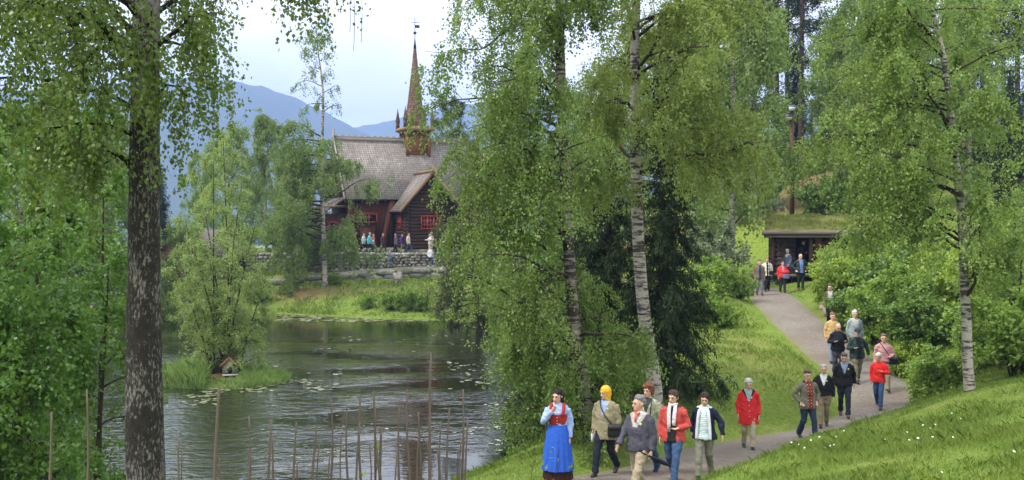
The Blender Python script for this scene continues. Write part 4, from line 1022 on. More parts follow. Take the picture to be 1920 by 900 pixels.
srt = sorted(STK); tall = min(range(len(srt)), key=lambda i: srt[i][1])
r_ = random.Random(3)
for i, (tx_, ty_, bx_, w2) in enumerate(srt):
    d = 11.1 + 1.0 * min(1, i / 20) + (.16 if i % 2 else 0)
    top = np.array(wp(tx_, ty_, d)); b900 = np.array(wp(bx_, 900, d)); dr = (b900 - top); gz = h1(b900[0], d)
    k = (top[2] - gz + .25) / (top[2] - b900[2]); base = top + dr * k
    base[0] = b900[0] + (base[0] - b900[0]) * .5
    rad = w2 / FPX * d / 2 * .84
    P = resample_n([base, base + (top - base) * .4 + np.array([r_.uniform(-.035, .035), 0, 0]), base + (top - base) * .75 + np.array([r_.uniform(-.03, .03), 0, 0]), top], 9)
    mb = MB(); V, F = tube(P - base, np.linspace(rad * 1.12, rad * .55, 9) * np.array([r_.uniform(.85, 1.15) for _ in range(9)]), 7); mb.add(V, F); o = mb.build('fence_stake', M_stake, None, True); o.location = base
    lab = 'tallest rough fence stake, reddish brown, reaching far above the rest before the pond' if i == tall else 'rough wooden fence stake before the pond, %s counting from the left' % ORD[i]
    tag(o, lab, 'fence stake', 'stakes of the pole fence before the pond')
# ------------------------------------------------------------------ people
SKIN = NT('skin'); 
def _skin():
    n = SKIN; o = n.obj(); f = n.noise(14, 3, .6, o)
    p = n.node('BsdfPrincipled', inp={'Base Color': n.mix(f, (.50, .28, .20), (.62, .37, .27)), 'Roughness': .5, 'Specular IOR Level': .3})
    p.inputs['Subsurface Weight'].default_value = .08; p.inputs['Subsurface Radius'].default_value = (.02, .008, .004)
    n.link(p.outputs[0], n.out.inputs[0]); return n.m
M_skin = _skin()
M_lip = simple('lips', (.36, .12, .10), .5); M_eye = simple('eyes', (.03, .02, .018), .3); M_brow = simple('brows', (.08, .055, .04), .8)
def hair_mat(c):
    k = ('hair', c)
    if k in _fab: return _fab[k]
    n = NT('hair'); o = n.obj(); f = n.noise(3, 4, .7, n.scaled(o, (22, 22, 7)))
    _fab[k] = n.principled(n.mix(f, dim(c, .4), dim(c, 1.45)), .6, .3, n.bump(f, .8, .02)); return _fab[k]
M_shoe_d = simple('dark shoe leather', (.018, .016, .015), .5, .4)

def remesh(parts, voxel, smooth=3, noise=0., seed=0, nscale=9.):
    V = []; F = []; nn = 0
    for (v, f) in parts:
        V.append(v); F += [[int(i) + nn for i in q] for q in f]; nn += len(v)
    mb = MB(); mb.add(np.vstack(V), F); me = mb.mesh('tmp')
    o = bpy.data.objects.new('tmp', me); col.objects.link(o)
    m = o.modifiers.new('r', 'REMESH'); m.mode = 'VOXEL'; m.voxel_size = voxel
    m = o.modifiers.new('s', 'SMOOTH'); m.factor = .5; m.iterations = smooth
    dg = bpy.context.evaluated_depsgraph_get(); ev = o.evaluated_get(dg)
    r = bpy.data.meshes.new_from_object(ev)
    bpy.data.objects.remove(o); bpy.data.meshes.remove(me)
    n = len(r.vertices); co = np.empty(n * 3, np.float32); r.vertices.foreach_get('co', co); co = co.reshape(-1, 3).astype(float)
    if noise:
        no = np.empty(n * 3, np.float32); r.vertices.foreach_get('normal', no); no = no.reshape(-1, 3)
        d = fbm(co[:, 0] * nscale + seed + co[:, 1] * 5, co[:, 2] * nscale * 1.3 + co[:, 0] * 4 + seed * 3.1, 3, seed) - .44
        co = co + no * (np.maximum(d, -.22) * noise)[:, None]
    lt = np.empty(len(r.polygons), np.int32); r.polygons.foreach_get('loop_total', lt)
    ls = np.empty(len(r.polygons), np.int32); r.polygons.foreach_get('loop_start', ls)
    lv = np.empty(len(r.loops), np.int32); r.loops.foreach_get('vertex_index', lv)
    bpy.data.meshes.remove(r)
    return co, lv, ls, lt

def emit(M, name, mat, parent, sel=None, inset=0.):
    """one mesh from the faces picked by sel"""
    co, lv, ls, lt = M
    if sel is not None:
        idx = np.where(sel)[0]
        if len(idx) == 0: return None
        loops = np.concatenate([lv[ls[i]:ls[i] + lt[i]] for i in idx]); tot = lt[idx]
    else: loops = lv; tot = lt
    u, inv = np.unique(loops, return_inverse=True); st = np.concatenate([[0], np.cumsum(tot)[:-1]])
    V = co[u].copy()
    return link(bpy.data.objects.new(name, np_mesh(name, V, inv, st, tot, mat, True)), parent)
def face_c(M):
    co, lv, ls, lt = M
    return np.add.reduceat(co[lv], ls, axis=0) / lt[:, None]

SH = .163   # half shoulder width
ARM = {  # elbow from shoulder, wrist from elbow, outwards is +x
 'down': ((.065, .03, -.275), (.0, -.07, -.235)), 'fwd': ((.05, -.11, -.255), (.0, -.17, -.175)), 'back': ((.07, .13, -.24), (.01, .02, -.245)),
 'pocket': ((.15, .08, -.24), (-.10, -.15, -.17)), 'bent': ((.10, -.0, -.265), (-.10, -.225, .04)), 'belly': ((.10, .0, -.265), (-.15, -.19, -.03)), 'strap': ((.11, -.02, -.26), (-.15, -.16, .10)),
 'face': ((.10, -.12, -.22), (-.165, -.10, .215)), 'chest': ((.12, -.03, -.25), (-.17, -.17, .07)), 'out': ((.16, -.10, -.16), (.06, -.2, -.02)), 'wide': ((.15, .02, -.24), (.03, -.05, -.235))}
def limbpts(a, b, c, n=5):
    a, b, c = map(np.array, (a, b, c))
    return np.vstack([a + (b - a) * t for t in np.linspace(0, 1, n)[:-1]] + [b + (c - b) * t for t in np.linspace(0, 1, n)])

def person(px, d, h, face, label, top, bottom, hair, arms=('down', 'down'), stride=0., lead=1, head=0., nod=0., lod=0, group='people on the paths', girth=1.0, shoes=None, hem=.80, shirt=None, collar=None, style='short',
           skirt=None, open_w=None, sleeves=True, lean=0., cap=None, z=None, scarf=None, flare=1.0, hold=None, xyz=None):
    if xyz is None:
        X = (px - 960) / FPX * d; Y = d; Z = (h1(X, d) + .05) if z is None else z
    else: X, Y, Z = xyz
    vx = (.0085, .0135, .024)[lod]; sc = h / 1.70
    seed = int(px * 7 + d) % 997
    rz = R(face)                                    # 0 looks at the camera (-Y), positive turns towards its own left (+x)
    # ---- joints
    J = {}
    legs = []; stride *= 1.5
    for s in (-1, 1):
        f = stride * (1 if s == lead else -1)
        hip = np.array((s * .088, 0, .90))
        if abs(stride) < .02: kn = np.array((s * .092, -.015, .49)); an = np.array((s * .095, .01, .085)); toe = -.02
        elif f > 0: kn = hip + (0, -.42 * f - .02, -.405); an = kn + (0, -.26 * f + .02, -.395); toe = .01
        else: kn = hip + (0, .10 * f * -1 - .03, -.41); an = kn + (0, -.72 * f, -.36); toe = -.07
        legs.append((hip, kn, an, toe))
    drop = min(l[2][2] + min(0, l[3]) for l in legs) - .075
    def bend(P): # forward lean from the hips
        P = np.array(P, float)
        if lean:
            m = np.clip((P[..., 2] - .92) / .1, 0, 1); a = R(lean) * m; zz = P[..., 2] - .92; yy = P[..., 1]
            P[..., 1], P[..., 2] = yy * np.cos(a) - zz * np.sin(a), .92 + yy * np.sin(a) + zz * np.cos(a)
        return P
    g = girth
    torso = [(0, .0, .83, .15 * g, .105 * g), (0, .0, .93, .165 * g, .12 * g), (0, 0, 1.05, .145 * g, .11 * g), (0, -.005, 1.18, .152 * g, .118 * g), (0, 0, 1.29, .158, .110), (0, .008, 1.36, .138, .083), (0, .008, 1.39, .11, .074), (0, .012, 1.43, .085, .065), (0, .008, 1.47, .052, .055), (0, -.002, 1.52, .05, .054)]
    headr = [(0, -.058, 1.478, .022, .024), (0, -.046, 1.492, .042, .046), (0, -.024, 1.525, .058, .074), (0, -.012, 1.565, .068, .088), (0, -.002, 1.605, .074, .095), (0, .004, 1.645, .073, .093), (0, .007, 1.678, .060, .076), (0, .01, 1.698, .035, .045), (0, .01, 1.703, .015, .02)]
    ha, na = R(head), R(nod)
    def hrot(P):
        P = np.array(P, float); q = P - np.array((0, .005, 1.50))
        y, z_ = q[..., 1].copy(), q[..., 2].copy(); q[..., 1] = y * math.cos(na) - z_ * math.sin(na); q[..., 2] = y * math.sin(na) + z_ * math.cos(na)
        x, y = q[..., 0].copy(), q[..., 1].copy(); q[..., 0] = x * math.cos(ha) - y * math.sin(ha); q[..., 1] = x * math.sin(ha) + y * math.cos(ha)
        return bend(q * 1.06 + np.array((0, .005, 1.485)))
    body = []
    V, F = stack(torso, 18); body.append((bend(V), F))
    V, F = stack(headr, 18); body.append((hrot(V), F))
    V, F = tube([(0, -.088, 1.605), (0, -.106, 1.575), (0, -.112, 1.562), (0, -.095, 1.553)], [.009, .013, .016, .010], 8); body.append((hrot(V), F))
    V, F = stack([(0, -.086, 1.605, .05, .012), (0, -.092, 1.618, .052, .012), (0, -.086, 1.630, .048, .012)], 12); body.append((hrot(V), F))
    for s in (-1, 1):
        V, F = stack([(s * .074, .012, 1.555, .006, .010), (s * .079, .014, 1.58, .009, .018), (s * .080, .016, 1.605, .010, .020), (s * .076, .016, 1.618, .006, .010)], 8); body.append((hrot(V), F))
    A = []
    for s, nm in ((-1, arms[0]), (1, arms[1])):
        e, w2 = ARM[nm] if isinstance(nm, str) else nm
        sh = np.array((s * SH * (1 + .45 * (g - 1)), .008, 1.355)); el = sh + np.array((s * (e[0] + .05 * (g - 1)), e[1], e[2])); wr = el + np.array((s * w2[0], w2[1], w2[2]))
        sh, el, wr = bend(sh), bend(el), bend(wr); A.append((s, sh, el, wr))
        P = limbpts(sh, el, wr, 5); V, F = tube(P, [.034, .043, .043, .041, .038, .037, .034, .030, .026], 12); body.append((V, F))
        # hand: palm, four curled fingers of unequal length, thumb off the side
        fd = unit(wr - el); side = unit(np.cross(fd, np.array((0, -1., .15)) if abs(fd[2]) > .5 else np.array((0, 0, 1.)))); pn = unit(np.cross(side, fd))
        if nm in ('down', 'back', 'fwd', 'wide'): side, pn = np.array((0, -1., 0)) - fd * np.dot(fd, (0, -1., 0)), np.array((-s * 1., 0, 0)); side = unit(side)
        V, F = tube([wr, wr + fd * .035, wr + fd * .075, wr + fd * .095], [.024, .03, .036, .028], 10); c = wr
        q = V - c; q = q - np.outer(q @ pn, pn) * .42; body.append((c + q, F))
        if lod < 2:
            for k, (off_, L_) in enumerate(((-.027, .062), (-.009, .075), (.009, .07), (.027, .055))):
                b = wr + fd * .085 + side * -off_
                p1 = b + fd * L_ * .45 + pn * .006; p2 = p1 + unit(fd * .8 + pn * .6) * L_ * .35; p3 = p2 + unit(fd * .4 + pn * .9) * L_ * .25
                V, F = tube([b - fd * .02, b, p1, p2, p3], [.010, .010, .0092, .0088, .008], 7); body.append((V, F))
            b = wr + fd * .03 + side * .026; V, F = tube([b, b + side * .03 + fd * .025, b + side * .032 + fd * .058 + pn * .012], [.012, .0105, .009], 7); body.append((V, F))
    for (hip, kn, an, toe) in legs:
        P = limbpts(hip, kn, an, 5); V, F = tube(P, [.085, .08, .07, .06, .052, .052, .05, .04, .034], 12); body.append((V, F))
        V, F = tube([an + (0, .03, -.03), an + (0, -.05, -.045 + toe * .3), an + (0, -.13, -.055 + toe)], [.034, .034, .026], 8); body.append((V, F))
    B = remesh(body, vx, 2)
    Bc = B[0]; root = link(bpy.data.objects.new('person', np_mesh('person', Bc, B[1], B[2], B[3], M_skin, True)))
    root.location = (X, Y, Z - drop * sc); root.rotation_euler = (0, 0, rz); root.scale = (sc, sc, sc)
    tag(root, label, 'person', group)
    # ---- face
    if lod < 2:
        for s in (-1, 1):
            mb = MB(); V, F = stack([(s * .030, -.091, 1.590, .006, .004), (s * .030, -.094, 1.596, .013, .008), (s * .030, -.091, 1.602, .006, .004)], 8); mb.add(hrot(V), F); mb.build('eye', M_eye, root, True)
            mb = MB(); V, F = tube([(s * .014, -.103, 1.616), (s * .032, -.102, 1.623), (s * .050, -.090, 1.616)], [.004, .005, .003], 6); mb.add(hrot(V), F); mb.build('eyebrow', hair_mat(dim(hair, .6)) , root)
        mb = MB(); V, F = tube([(-.024, -.083, 1.530), (-.010, -.094, 1.531), (.010, -.094, 1.531), (.024, -.083, 1.530)], [.004, .008, .008, .004], 6); mb.add(hrot(V), F); mb.build('mouth', M_lip, root, True)
    # ---- trousers or skirt
    if skirt is None:
        tr = []
        V, F = stack([(0, 0, .80, .15 * g, .11 * g), (0, .0, .90, .178 * g, .132 * g), (0, 0, 1.02, .162 * g, .122 * g)], 16); tr.append((V, F))
        for (hip, kn, an, toe) in legs:
            P = limbpts(hip, kn, an, 5); P[-1] += (0, 0, .01 - .02)
            V, F = tube(P, [.098 * g, .095 * g, .088 * g, .08, .073, .071, .069, .068, .072], 14); tr.append((V, F))
        emit(remesh(tr, vx * 1.15, 2, .04, seed + 1, 10), 'trousers', fabric(bottom, .85), root)
    else:
        ztop, zhem, rx, ry = skirt; th = np.linspace(0, 2 * PI, 97)[:-1]; rows = np.linspace(0, 1, 14); V = []
        for t in rows:
            fl = t ** .7; pl = 1 + .07 * fl * np.sin(th * 13 + 1.5 * np.sin(th * 3)) + .03 * fl * np.sin(th * 5)
            a = (.15 * g + (rx - .15 * g) * fl) * pl; b = (.115 * g + (ry - .115 * g) * fl) * pl
            V.append(np.stack([a * np.cos(th), b * np.sin(th) - .04 * t * stride, np.full(96, ztop + (zhem - ztop) * t)], -1))
        V = np.vstack(V); i = np.arange(13)[:, None] * 96; j = np.arange(96)[None, :]; j2 = (j + 1) % 96
        F = np.stack([i + j2, i + j, i + 96 + j, i + 96 + j2], -1).reshape(-1, 4)
        link(bpy.data.objects.new('skirt', quads_mesh('skirt', V, F, fabric(bottom), True)), root)
    # ---- shoes
    smat = shoes or M_shoe_d
    for (hip, kn, an, toe) in legs:
        mb = MB()
        V, F = tube([an + (0, .055, -.035), an + (0, .03, -.035), an + (0, -.05, -.045 + toe * .3), an + (0, -.12, -.052 + toe), an + (0, -.165, -.06 + toe)], [.025, .043, .044, .041, .022], 12)
        mb.add(V, F); mb.build('shoe', smat, root, True)
    # ---- top
    off_ = .026
    tp = []
    rings = [(0, .0, hem - .01, (.185 * g + .015) * flare, (.14 * g + .01) * flare), (0, .0, hem + .02, (.19 * g + .015) * flare, (.145 * g + .012) * flare), (0, 0, .93, .188 * g + .01, .145 * g + .01), (0, 0, 1.05, .172 * g + .008, .138 * g + .006), (0, -.006, 1.18, .176 * g, .143 * g), (0, 0, 1.30, .186, .138), (0, .008, 1.37, .17, .114), (0, .012, 1.415, .122, .092), (0, .010, 1.465, .070, .072)]
    if hem > .9: rings = [r_ for r_ in rings if r_[2] > hem - .02 or r_[2] <= hem + .02]; rings = sorted(rings, key=lambda q: q[2])
    V, F = stack(rings, 22); tp.append((bend(V), F))
    if sleeves:
        for (s, sh, el, wr) in A:
            P = limbpts(sh, el, wr + (wr - el) * -.02, 5); V, F = tube(P, [.070, .074, .070, .067, .065, .062, .056, .051, .049], 14); tp.append((V, F))
            V, F = stack([(s * (SH - .04) * (1 + .45 * (g - 1)), .008, 1.28, .064, .094), (s * (SH - .03) * (1 + .45 * (g - 1)), .008, 1.365, .062, .086), (s * (SH - .045) * (1 + .45 * (g - 1)), .01, 1.412, .058, .070), (s * .078, .01, 1.44, .04, .05)], 14); tp.append((bend(V), F))
    T = remesh(tp, vx * 1.1, 3, .055 if lod < 2 else .03, seed, 7)
    c = face_c(T); sel = np.zeros(len(c), bool); csel = np.zeros(len(c), bool)
    sx = c[:, 0]; zz = c[:, 2]
    if shirt is not None:
        if open_w is None: w_ = np.where(zz > 1.18, .015 + (zz - 1.18) * .33, 0)           # V neck
        else: w_ = open_w[0] + (open_w[1] - open_w[0]) * np.clip((zz - .85) / .55, 0, 1) + .008 * np.sin(zz * 40)
        cap_ = .16 + .06 * np.clip(1.2 - zz, 0, 1) + .5 * abs(math.sin(R(lean)))
        sel = (c[:, 1] < -.02) & (c[:, 1] > -cap_ * g) & (np.abs(sx) < w_)
    if collar is not None:
        lim = 1.385 if collar[1] == 'neck' else 1.30
        e_ = np.abs(np.abs(sx) - np.where(sel.any(), .05 + (zz - 1.2) * .3, 0))
        csel = ((zz > 1.415) | ((zz > lim - .08) & (c[:, 1] < .0) & (np.abs(sx) < .035 + (zz - lim + .08) * .62) & (np.abs(sx) > -1))) & ~sel & (np.abs(sx) < .15)
        if lean: csel &= True
    emit(T, 'jacket', fabric(top, .7), root, ~sel & ~csel)
    if sel.any():
        sm = shirt if hasattr(shirt, 'node_tree') else fabric(shirt)
        emit(T, 'shirt', sm, root, sel)
    if csel.any(): emit(T, 'collar', fabric(collar[0]), root, csel)
    # ---- hair or headgear
    hp = []
    if style == 'short': hp = [stack([(0, .035, 1.565, .060, .066), (0, .034, 1.60, .076, .076), (0, .019, 1.648, .082, .091), (0, .010, 1.69, .078, .090), (0, .010, 1.722, .056, .066), (0, .012, 1.736, .02, .03)], 18)]
    elif style == 'bob': hp = [stack([(0, .042, 1.50, .066, .060), (0, .036, 1.55, .084, .074), (0, .026, 1.60, .090, .086), (0, .014, 1.65, .092, .100), (0, .010, 1.69, .080, .092), (0, .010, 1.725, .045, .055)], 18)]
    elif style == 'curly': hp = [stack([(0, .04, 1.525, .075, .066), (0, .034, 1.57, .098, .085), (0, .022, 1.62, .108, .105), (0, .012, 1.67, .108, .114), (0, .010, 1.71, .088, .095), (0, .012, 1.745, .045, .05)], 18)]
    elif style == 'long': hp = [stack([(0, .068, 1.37, .07, .035), (0, .062, 1.46, .088, .055), (0, .042, 1.54, .092, .075), (0, .030, 1.60, .093, .090), (0, .016, 1.65, .092, .103), (0, .012, 1.69, .078, .090), (0, .012, 1.722, .04, .05)], 18)]
    elif style == 'scarf': hp = [stack([(0, .045, 1.40, .095, .06), (0, .022, 1.45, .082, .070), (0, .014, 1.49, .080, .085), (0, .020, 1.53, .090, .088), (0, .020, 1.58, .096, .098), (0, .012, 1.64, .096, .107), (0, .008, 1.69, .080, .092), (0, .010, 1.728, .04, .05)], 18)]
    elif style == 'bald': hp = [stack([(0, .045, 1.56, .066, .06), (0, .035, 1.60, .080, .076), (0, .034, 1.635, .078, .074), (0, .04, 1.655, .06, .05)], 18)]
    M = remesh([(hrot(V), F) for V, F in hp], max(.009, vx), 1, .06 if style == 'curly' else .012 if style == 'scarf' else .042, seed + 5, 30)
    emit(M, 'headscarf' if style == 'scarf' else 'hair', fabric(hair, .6) if style == 'scarf' else hair_mat(hair), root)
    if cap is not None:
        mb = MB(); V, F = stack([(0, .008, 1.635, .084, .100), (0, .006, 1.66, .088, .106), (0, .006, 1.70, .080, .095), (0, .008, 1.735, .05, .06), (0, .01, 1.745, .015, .02)], 20); mb.add(hrot(V), F)
        if cap[1]: V, F = stack([(0, -.105, 1.642, .07, .07), (0, -.11, 1.652, .072, .075), (0, -.10, 1.662, .06, .06)], 16); mb.add(hrot(V), F)
        mb.build('cap', fabric(cap[0]), root, True)
    return root, A, Matrix.LocRotScale(root.location, root.rotation_euler, root.scale)

def in_frame(M, p): return np.array(M @ Vector(p))
def patch(root, name, mat, pts, t=.012):
    mb = MB(); mb.prism(pts, (0, t, 0)); return mb.build(name, mat, root)
def pin(root, x, y, z, c=(.65, .55, .12)):
    mb = MB(); V, F = stack([(x, y, z - .022, .006, .006), (x, y, z - .012, .02, .012), (x, y, z + .012, .02, .012), (x, y, z + .022, .006, .006)], 10); mb.add(V, F); mb.build('badge', simple('badge', c, .5), root)
def shoulder_bag(M, pts_strap, c, size, mat, label, rz=0.):
    """bag and its strap hang from a person and stay a thing of their own"""
    mb = MB(); w2, t, hh = size
    V, F = stack([(0, 0, -hh / 2, w2 * .46, t * .42), (0, 0, -hh * .4, w2 / 2, t / 2), (0, 0, hh * .3, w2 * .48, t * .45), (0, 0, hh / 2, w2 * .42, t * .3)], 16, 4)
    P = in_frame(M, c); V = V @ np.array(Matrix.Rotation(rz, 3, 'Z')).T; mb.add(V, F)
    o = mb.build('handbag', mat, None, True); o.location = P; tag(o, label, 'bag')
    mb = MB(); mb.tube([in_frame(M, p) - P for p in resample_n(pts_strap, 16)], .011, 6); mb.build('strap', mat, o, True)
    mb = MB(); V, F = stack([(0, -t * .44, hh * .02, w2 * .40, .012), (0, -t * .47, hh * .2, w2 * .44, .014), (0, -t * .36, hh * .46, w2 * .42, .02)], 14, 4); V = V @ np.array(Matrix.Rotation(rz, 3, 'Z')).T; mb.add(V, F); mb.build('flap', mat, o, True)
    return o

M_black = simple('black leather', (.014, .013, .013), .45, .4)
BLK = (.012, .012, .015)
# ---- striped and checked cloth
def stripes(c1, c2, period=.035):
    n = NT('striped cloth'); o = n.obj(); sx = n.node('SeparateXYZ'); n.link(o, sx.inputs[0])
    f = n.math('GREATER_THAN', n.math('SINE', n.math('MULTIPLY', sx.outputs[2], 2 * PI / period)), .1)
    return n.principled(n.mix(f, c1, c2), .85, .15, n.bump(n.noise(9, 3, .6, o), .6, .03))
def check(c1, c2, c3, p=.075):
    n = NT('checked cloth'); o = n.obj(); sx = n.node('SeparateXYZ'); n.link(o, sx.inputs[0])
    a = n.math('GREATER_THAN', n.math('SINE', n.math('MULTIPLY', sx.outputs[2], 2 * PI / p)), .55); b = n.math('GREATER_THAN', n.math('SINE', n.math('MULTIPLY', sx.outputs[0], 2 * PI / p)), .55)
    c = n.mix(a, n.mix(b, c1, c2), n.mix(b, c2, c3)); return n.principled(c, .85, .15)
def floral():
    n = NT('printed scarf'); o = n.obj(); v = n.node('TexVoronoi', inp={'Scale': 38.0}); n.link(o, v.inputs['Vector'])
    return n.principled(n.mix(n.ramp(v.outputs['Distance'], [(.25, 1.), (.4, 0.)]), (.62, .60, .60), (.42, .10, .14)), .8, .15)

FG = 'walkers in the foreground'
JEANS = (.045, .085, .17)
# 1 guide in folk dress
r0, A, M = person(1046, 18.3, 1.70, -8, 'young woman in red bodice and bright blue apron with one hand at her mouth', (.36, .46, .74), (.045, .018, .014), (.012, .010, .010), ('face', 'down'), .12, 1, -22, 6, 0, FG, .92, None, .98, style='long', skirt=(1.06, .10, .265, .25))
th = np.linspace(R(-178), R(-2), 40); V = []
for t in np.linspace(0, 1, 14):
    fl = t ** .7; pl = 1 + .05 * fl * np.sin(th * 15) + .035 * fl * np.sin(th * 7 + 1)
    V.append(np.stack([(.17 + .125 * fl) * pl * np.cos(th), (.135 + .155 * fl) * pl * np.sin(th) - .01, np.full(40, 1.08 - .80 * t)], -1))
V = np.vstack(V); V = np.vstack([V, V + np.array((0, .012, 0))]); i = np.arange(13)[:, None] * 40 + np.arange(39)[None, :]
Fa = np.stack([i + 1, i, i + 40, i + 41], -1).reshape(-1, 4)
link(bpy.data.objects.new('apron', quads_mesh('apron', V, np.vstack([Fa, Fa[:, ::-1] + 560]), fabric((.03, .105, .48)), True)), r0)
mb = MB(); rings = [(0, 0, 1.05, .158, .128), (0, -.004, 1.13, .163, .138), (0, -.008, 1.22, .178, .150), (0, -.006, 1.275, .182, .146)]; V, F = stack(rings, 28); mb.add(V, F[:-2])
for s in (-1, 1):
    mb.tube(resample_n([(s * .10, -.135, 1.26), (s * .115, -.132, 1.34), (s * .115, -.055, 1.435), (s * .11, .05, 1.43), (s * .10, .125, 1.34), (s * .10, .14, 1.26)], 14), .030, 8)
mb.build('bodice', fabric((.36, .035, .03)), r0, True)
mb = MB(); V, F = stack([(0, 0, 1.045, .168, .136), (0, 0, 1.075, .168, .136)], 28); mb.add(V, F); mb.build('waistband', fabric((.035, .12, .5)), r0)
for zz in (1.12, 1.17, 1.22):
    mb = MB(); V, F = stack([(0, -.158, zz - .01, .008, .005), (0, -.160, zz, .012, .008), (0, -.158, zz + .01, .008, .005)], 8); mb.add(V, F)
    mb.build('clasp', simple('silver', (.55, .55, .55), .3, .5, .1, 5, .8), r0)

# 2 yellow headscarf
r0, A, M = person(1136, 19.2, 1.66, -28, 'person in khaki jacket and yellow headscarf with a black shoulder bag', (.27, .235, .145), (.016, .02, .03), (.72, .42, .035), ('down', 'down'), .32, -1, -24, 4, 0, FG, 1.18, None, .72, shirt=(.30, .38, .62), style='scarf', flare=1.08)
pin(r0, .10, -.155, 1.30, (.4, .55, .1))
shoulder_bag(M, [(.20, -.10, .98), (.12, -.19, 1.10), (-.01, -.175, 1.28), (-.08, -.10, 1.42), (-.10, .05, 1.43), (-.02, .16, 1.30), (.2, .17, 1.08), (.26, .02, .95)], (.23, -.13, .90), (.26, .10, .24), M_black, 'black shoulder bag hanging at the hip of the khaki jacket')
wr = A[0][3]; mb = MB(); V, F = stack([(0, 0, -.09, .022, .016), (0, 0, -.03, .026, .02), (0, 0, .05, .026, .02), (0, 0, .075, .014, .012)], 12); mb.add(V, F); o = mb.build('water_bottle', simple('white plastic', (.7, .72, .75), .3, .5, .05), None, True); o.location = in_frame(M, wr + np.array((0, -.05, -.13))); tag(o, 'small white bottle held low by the person in the yellow headscarf', 'bottle')
mb = MB(); V, F = stack([(0, 0, .072, .012, .012), (0, 0, .095, .012, .012)], 10); mb.add(V, F); mb.build('cap', simple('blue cap', (.05, .12, .4), .4), o)

# 3 man in slate jacket, seen from the side
r0, A, M = person(1199, 17.3, 1.76, -38, 'grey-haired man in slate jacket and beige trousers looking over the pond', (.075, .072, .095), (.36, .29, .20), (.20, .19, .18), ('fwd', 'down'), .32, 1, -34, 0, 0, FG, 1.15, None, .82, shirt=(.55, .56, .62), open_w=(-.2, .085), collar=((.42, .37, .31), 'lapel'), style='short')
mb = MB(); mb.tube(resample_n([(-.05, -.07, 1.45), (0, -.115, 1.43), (.05, -.07, 1.45)], 8), .018, 8); mb.tube([(0, -.115, 1.43), (.005, -.135, 1.37), (.0, -.15, 1.30)], [.02, .024, .012], 8); mb.build('neckerchief', fabric((.62, .16, .09)), r0, True)
pin(r0, .11, -.15, 1.28, (.6, .62, .2))
wr = A[1][3]; b = in_frame(M, wr + np.array((.0, -.03, -.09))); tip = np.array(wp(1262, 876, 17.3))
ax = tip - b; L_ = np.linalg.norm(ax); T_ = ax / L_
mb = MB(); ts = np.linspace(0, 1, 14); rr = .012 + .030 * np.sin(np.clip(ts * 1.15, 0, 1) * PI) ** .8; rr[-2:] = (.008, .004)
V, F = tube([T_ * L_ * t for t in (-.12 + 1.12 * ts)], rr, 10); V = V * (1 + .05 * np.sin(np.arange(len(V)) * 2.4))[:, None]; mb.add(V, F); o = mb.build('folded_umbrella', fabric((.014, .02, .035), .6), None, True); o.location = b; tag(o, 'folded dark umbrella pointing down behind the man in the slate jacket', 'umbrella')
mb = MB(); mb.tube(resample_n([T_ * -.10, T_ * -.2, T_ * -.25 + np.array((0, 0, .03)), T_ * -.22 + np.array((0, 0, .07))], 10), .012, 8); mb.build('handle', M_black, o, True)

# 4 curly woman behind
r0, A, M = person(1216, 19.6, 1.72, -30, 'curly auburn-haired person in light green jacket behind the slate jacket', (.30, .31, .20), JEANS, (.17, .065, .03), ('down', 'down'), .2, -1, -10, 3, 0, FG, 1.05, simple('navy shoe', (.01, .014, .05), .6), .80, shirt=(.05, .05, .05), collar=((.42, .43, .30), 'lapel'), style='curly')
mb = MB(); mb.tube(resample_n([(.10, -.06, 1.44), (.11, -.155, 1.30), (.10, -.17, 1.1), (.09, -.17, .95)], 10), .012, 6); mb.build('strap', M_black, r0)

# 5 red jacket woman
M_redshoe = simple('red shoe leather', (.36, .02, .018), .5)
r0, A, M = person(1263, 18.6, 1.70, -22, 'woman in open coral red jacket, white printed scarf, jeans and red shoes', (.50, .072, .058), JEANS, (.055, .025, .02), ('down', 'belly'), .36, 1, -14, 5, 0, FG, 1.1, M_redshoe, .80, shirt=(.022, .025, .022), open_w=(.085, .075), collar=((.07, .03, .03), 'neck'), style='bob', flare=1.05)
mb = MB()
for s, ze in ((-1, .98), (1, 1.10)):
    V, F = stack([(s * .045, -.172, ze, .026, .010), (s * .045, -.178, 1.15, .034, .014), (s * .05, -.165, 1.28, .036, .016), (s * .055, -.12, 1.39, .034, .026), (s * .05, -.06, 1.47, .03, .03)], 12); mb.add(V, F)
mb.tube(resample_n([(-.07, -.02, 1.475), (-.045, -.075, 1.47), (0, -.098, 1.455), (.045, -.075, 1.47), (.07, -.02, 1.475)], 10), .024, 8)
mb.build('scarf', floral(), r0, True)

# 6 navy cardigan, striped shirt
r0, A, M = person(1321, 19.4, 1.62, -18, 'dark-haired woman in navy jacket with white lining over a striped top', (.016, .018, .042), (.20, .205, .15), (.035, .018, .016), ('back', 'wide'), .26, -1, 6, 12, 0, FG, 1.12, None, .80, shirt=stripes((.62, .65, .62), (.30, .46, .46), .036), open_w=(.12, .085), collar=((.62, .63, .66), 'neck'), style='bob', flare=1.1)
for s in (-1, 1):
    mb = MB(); P_ = resample_n([(s * .135, -.185, .80), (s * .13, -.18, .95), (s * .118, -.168, 1.12), (s * .102, -.158, 1.28), (s * .085, -.12, 1.39)], 12); V, F = tube(P_, [.03] * 11 + [.02], 8); C_ = np.repeat(P_, 8, 0); V = C_ + (V - C_) * np.array((1, .35, 1)); mb.add(V, F); mb.build('lining', fabric((.62, .64, .68)), r0, True)

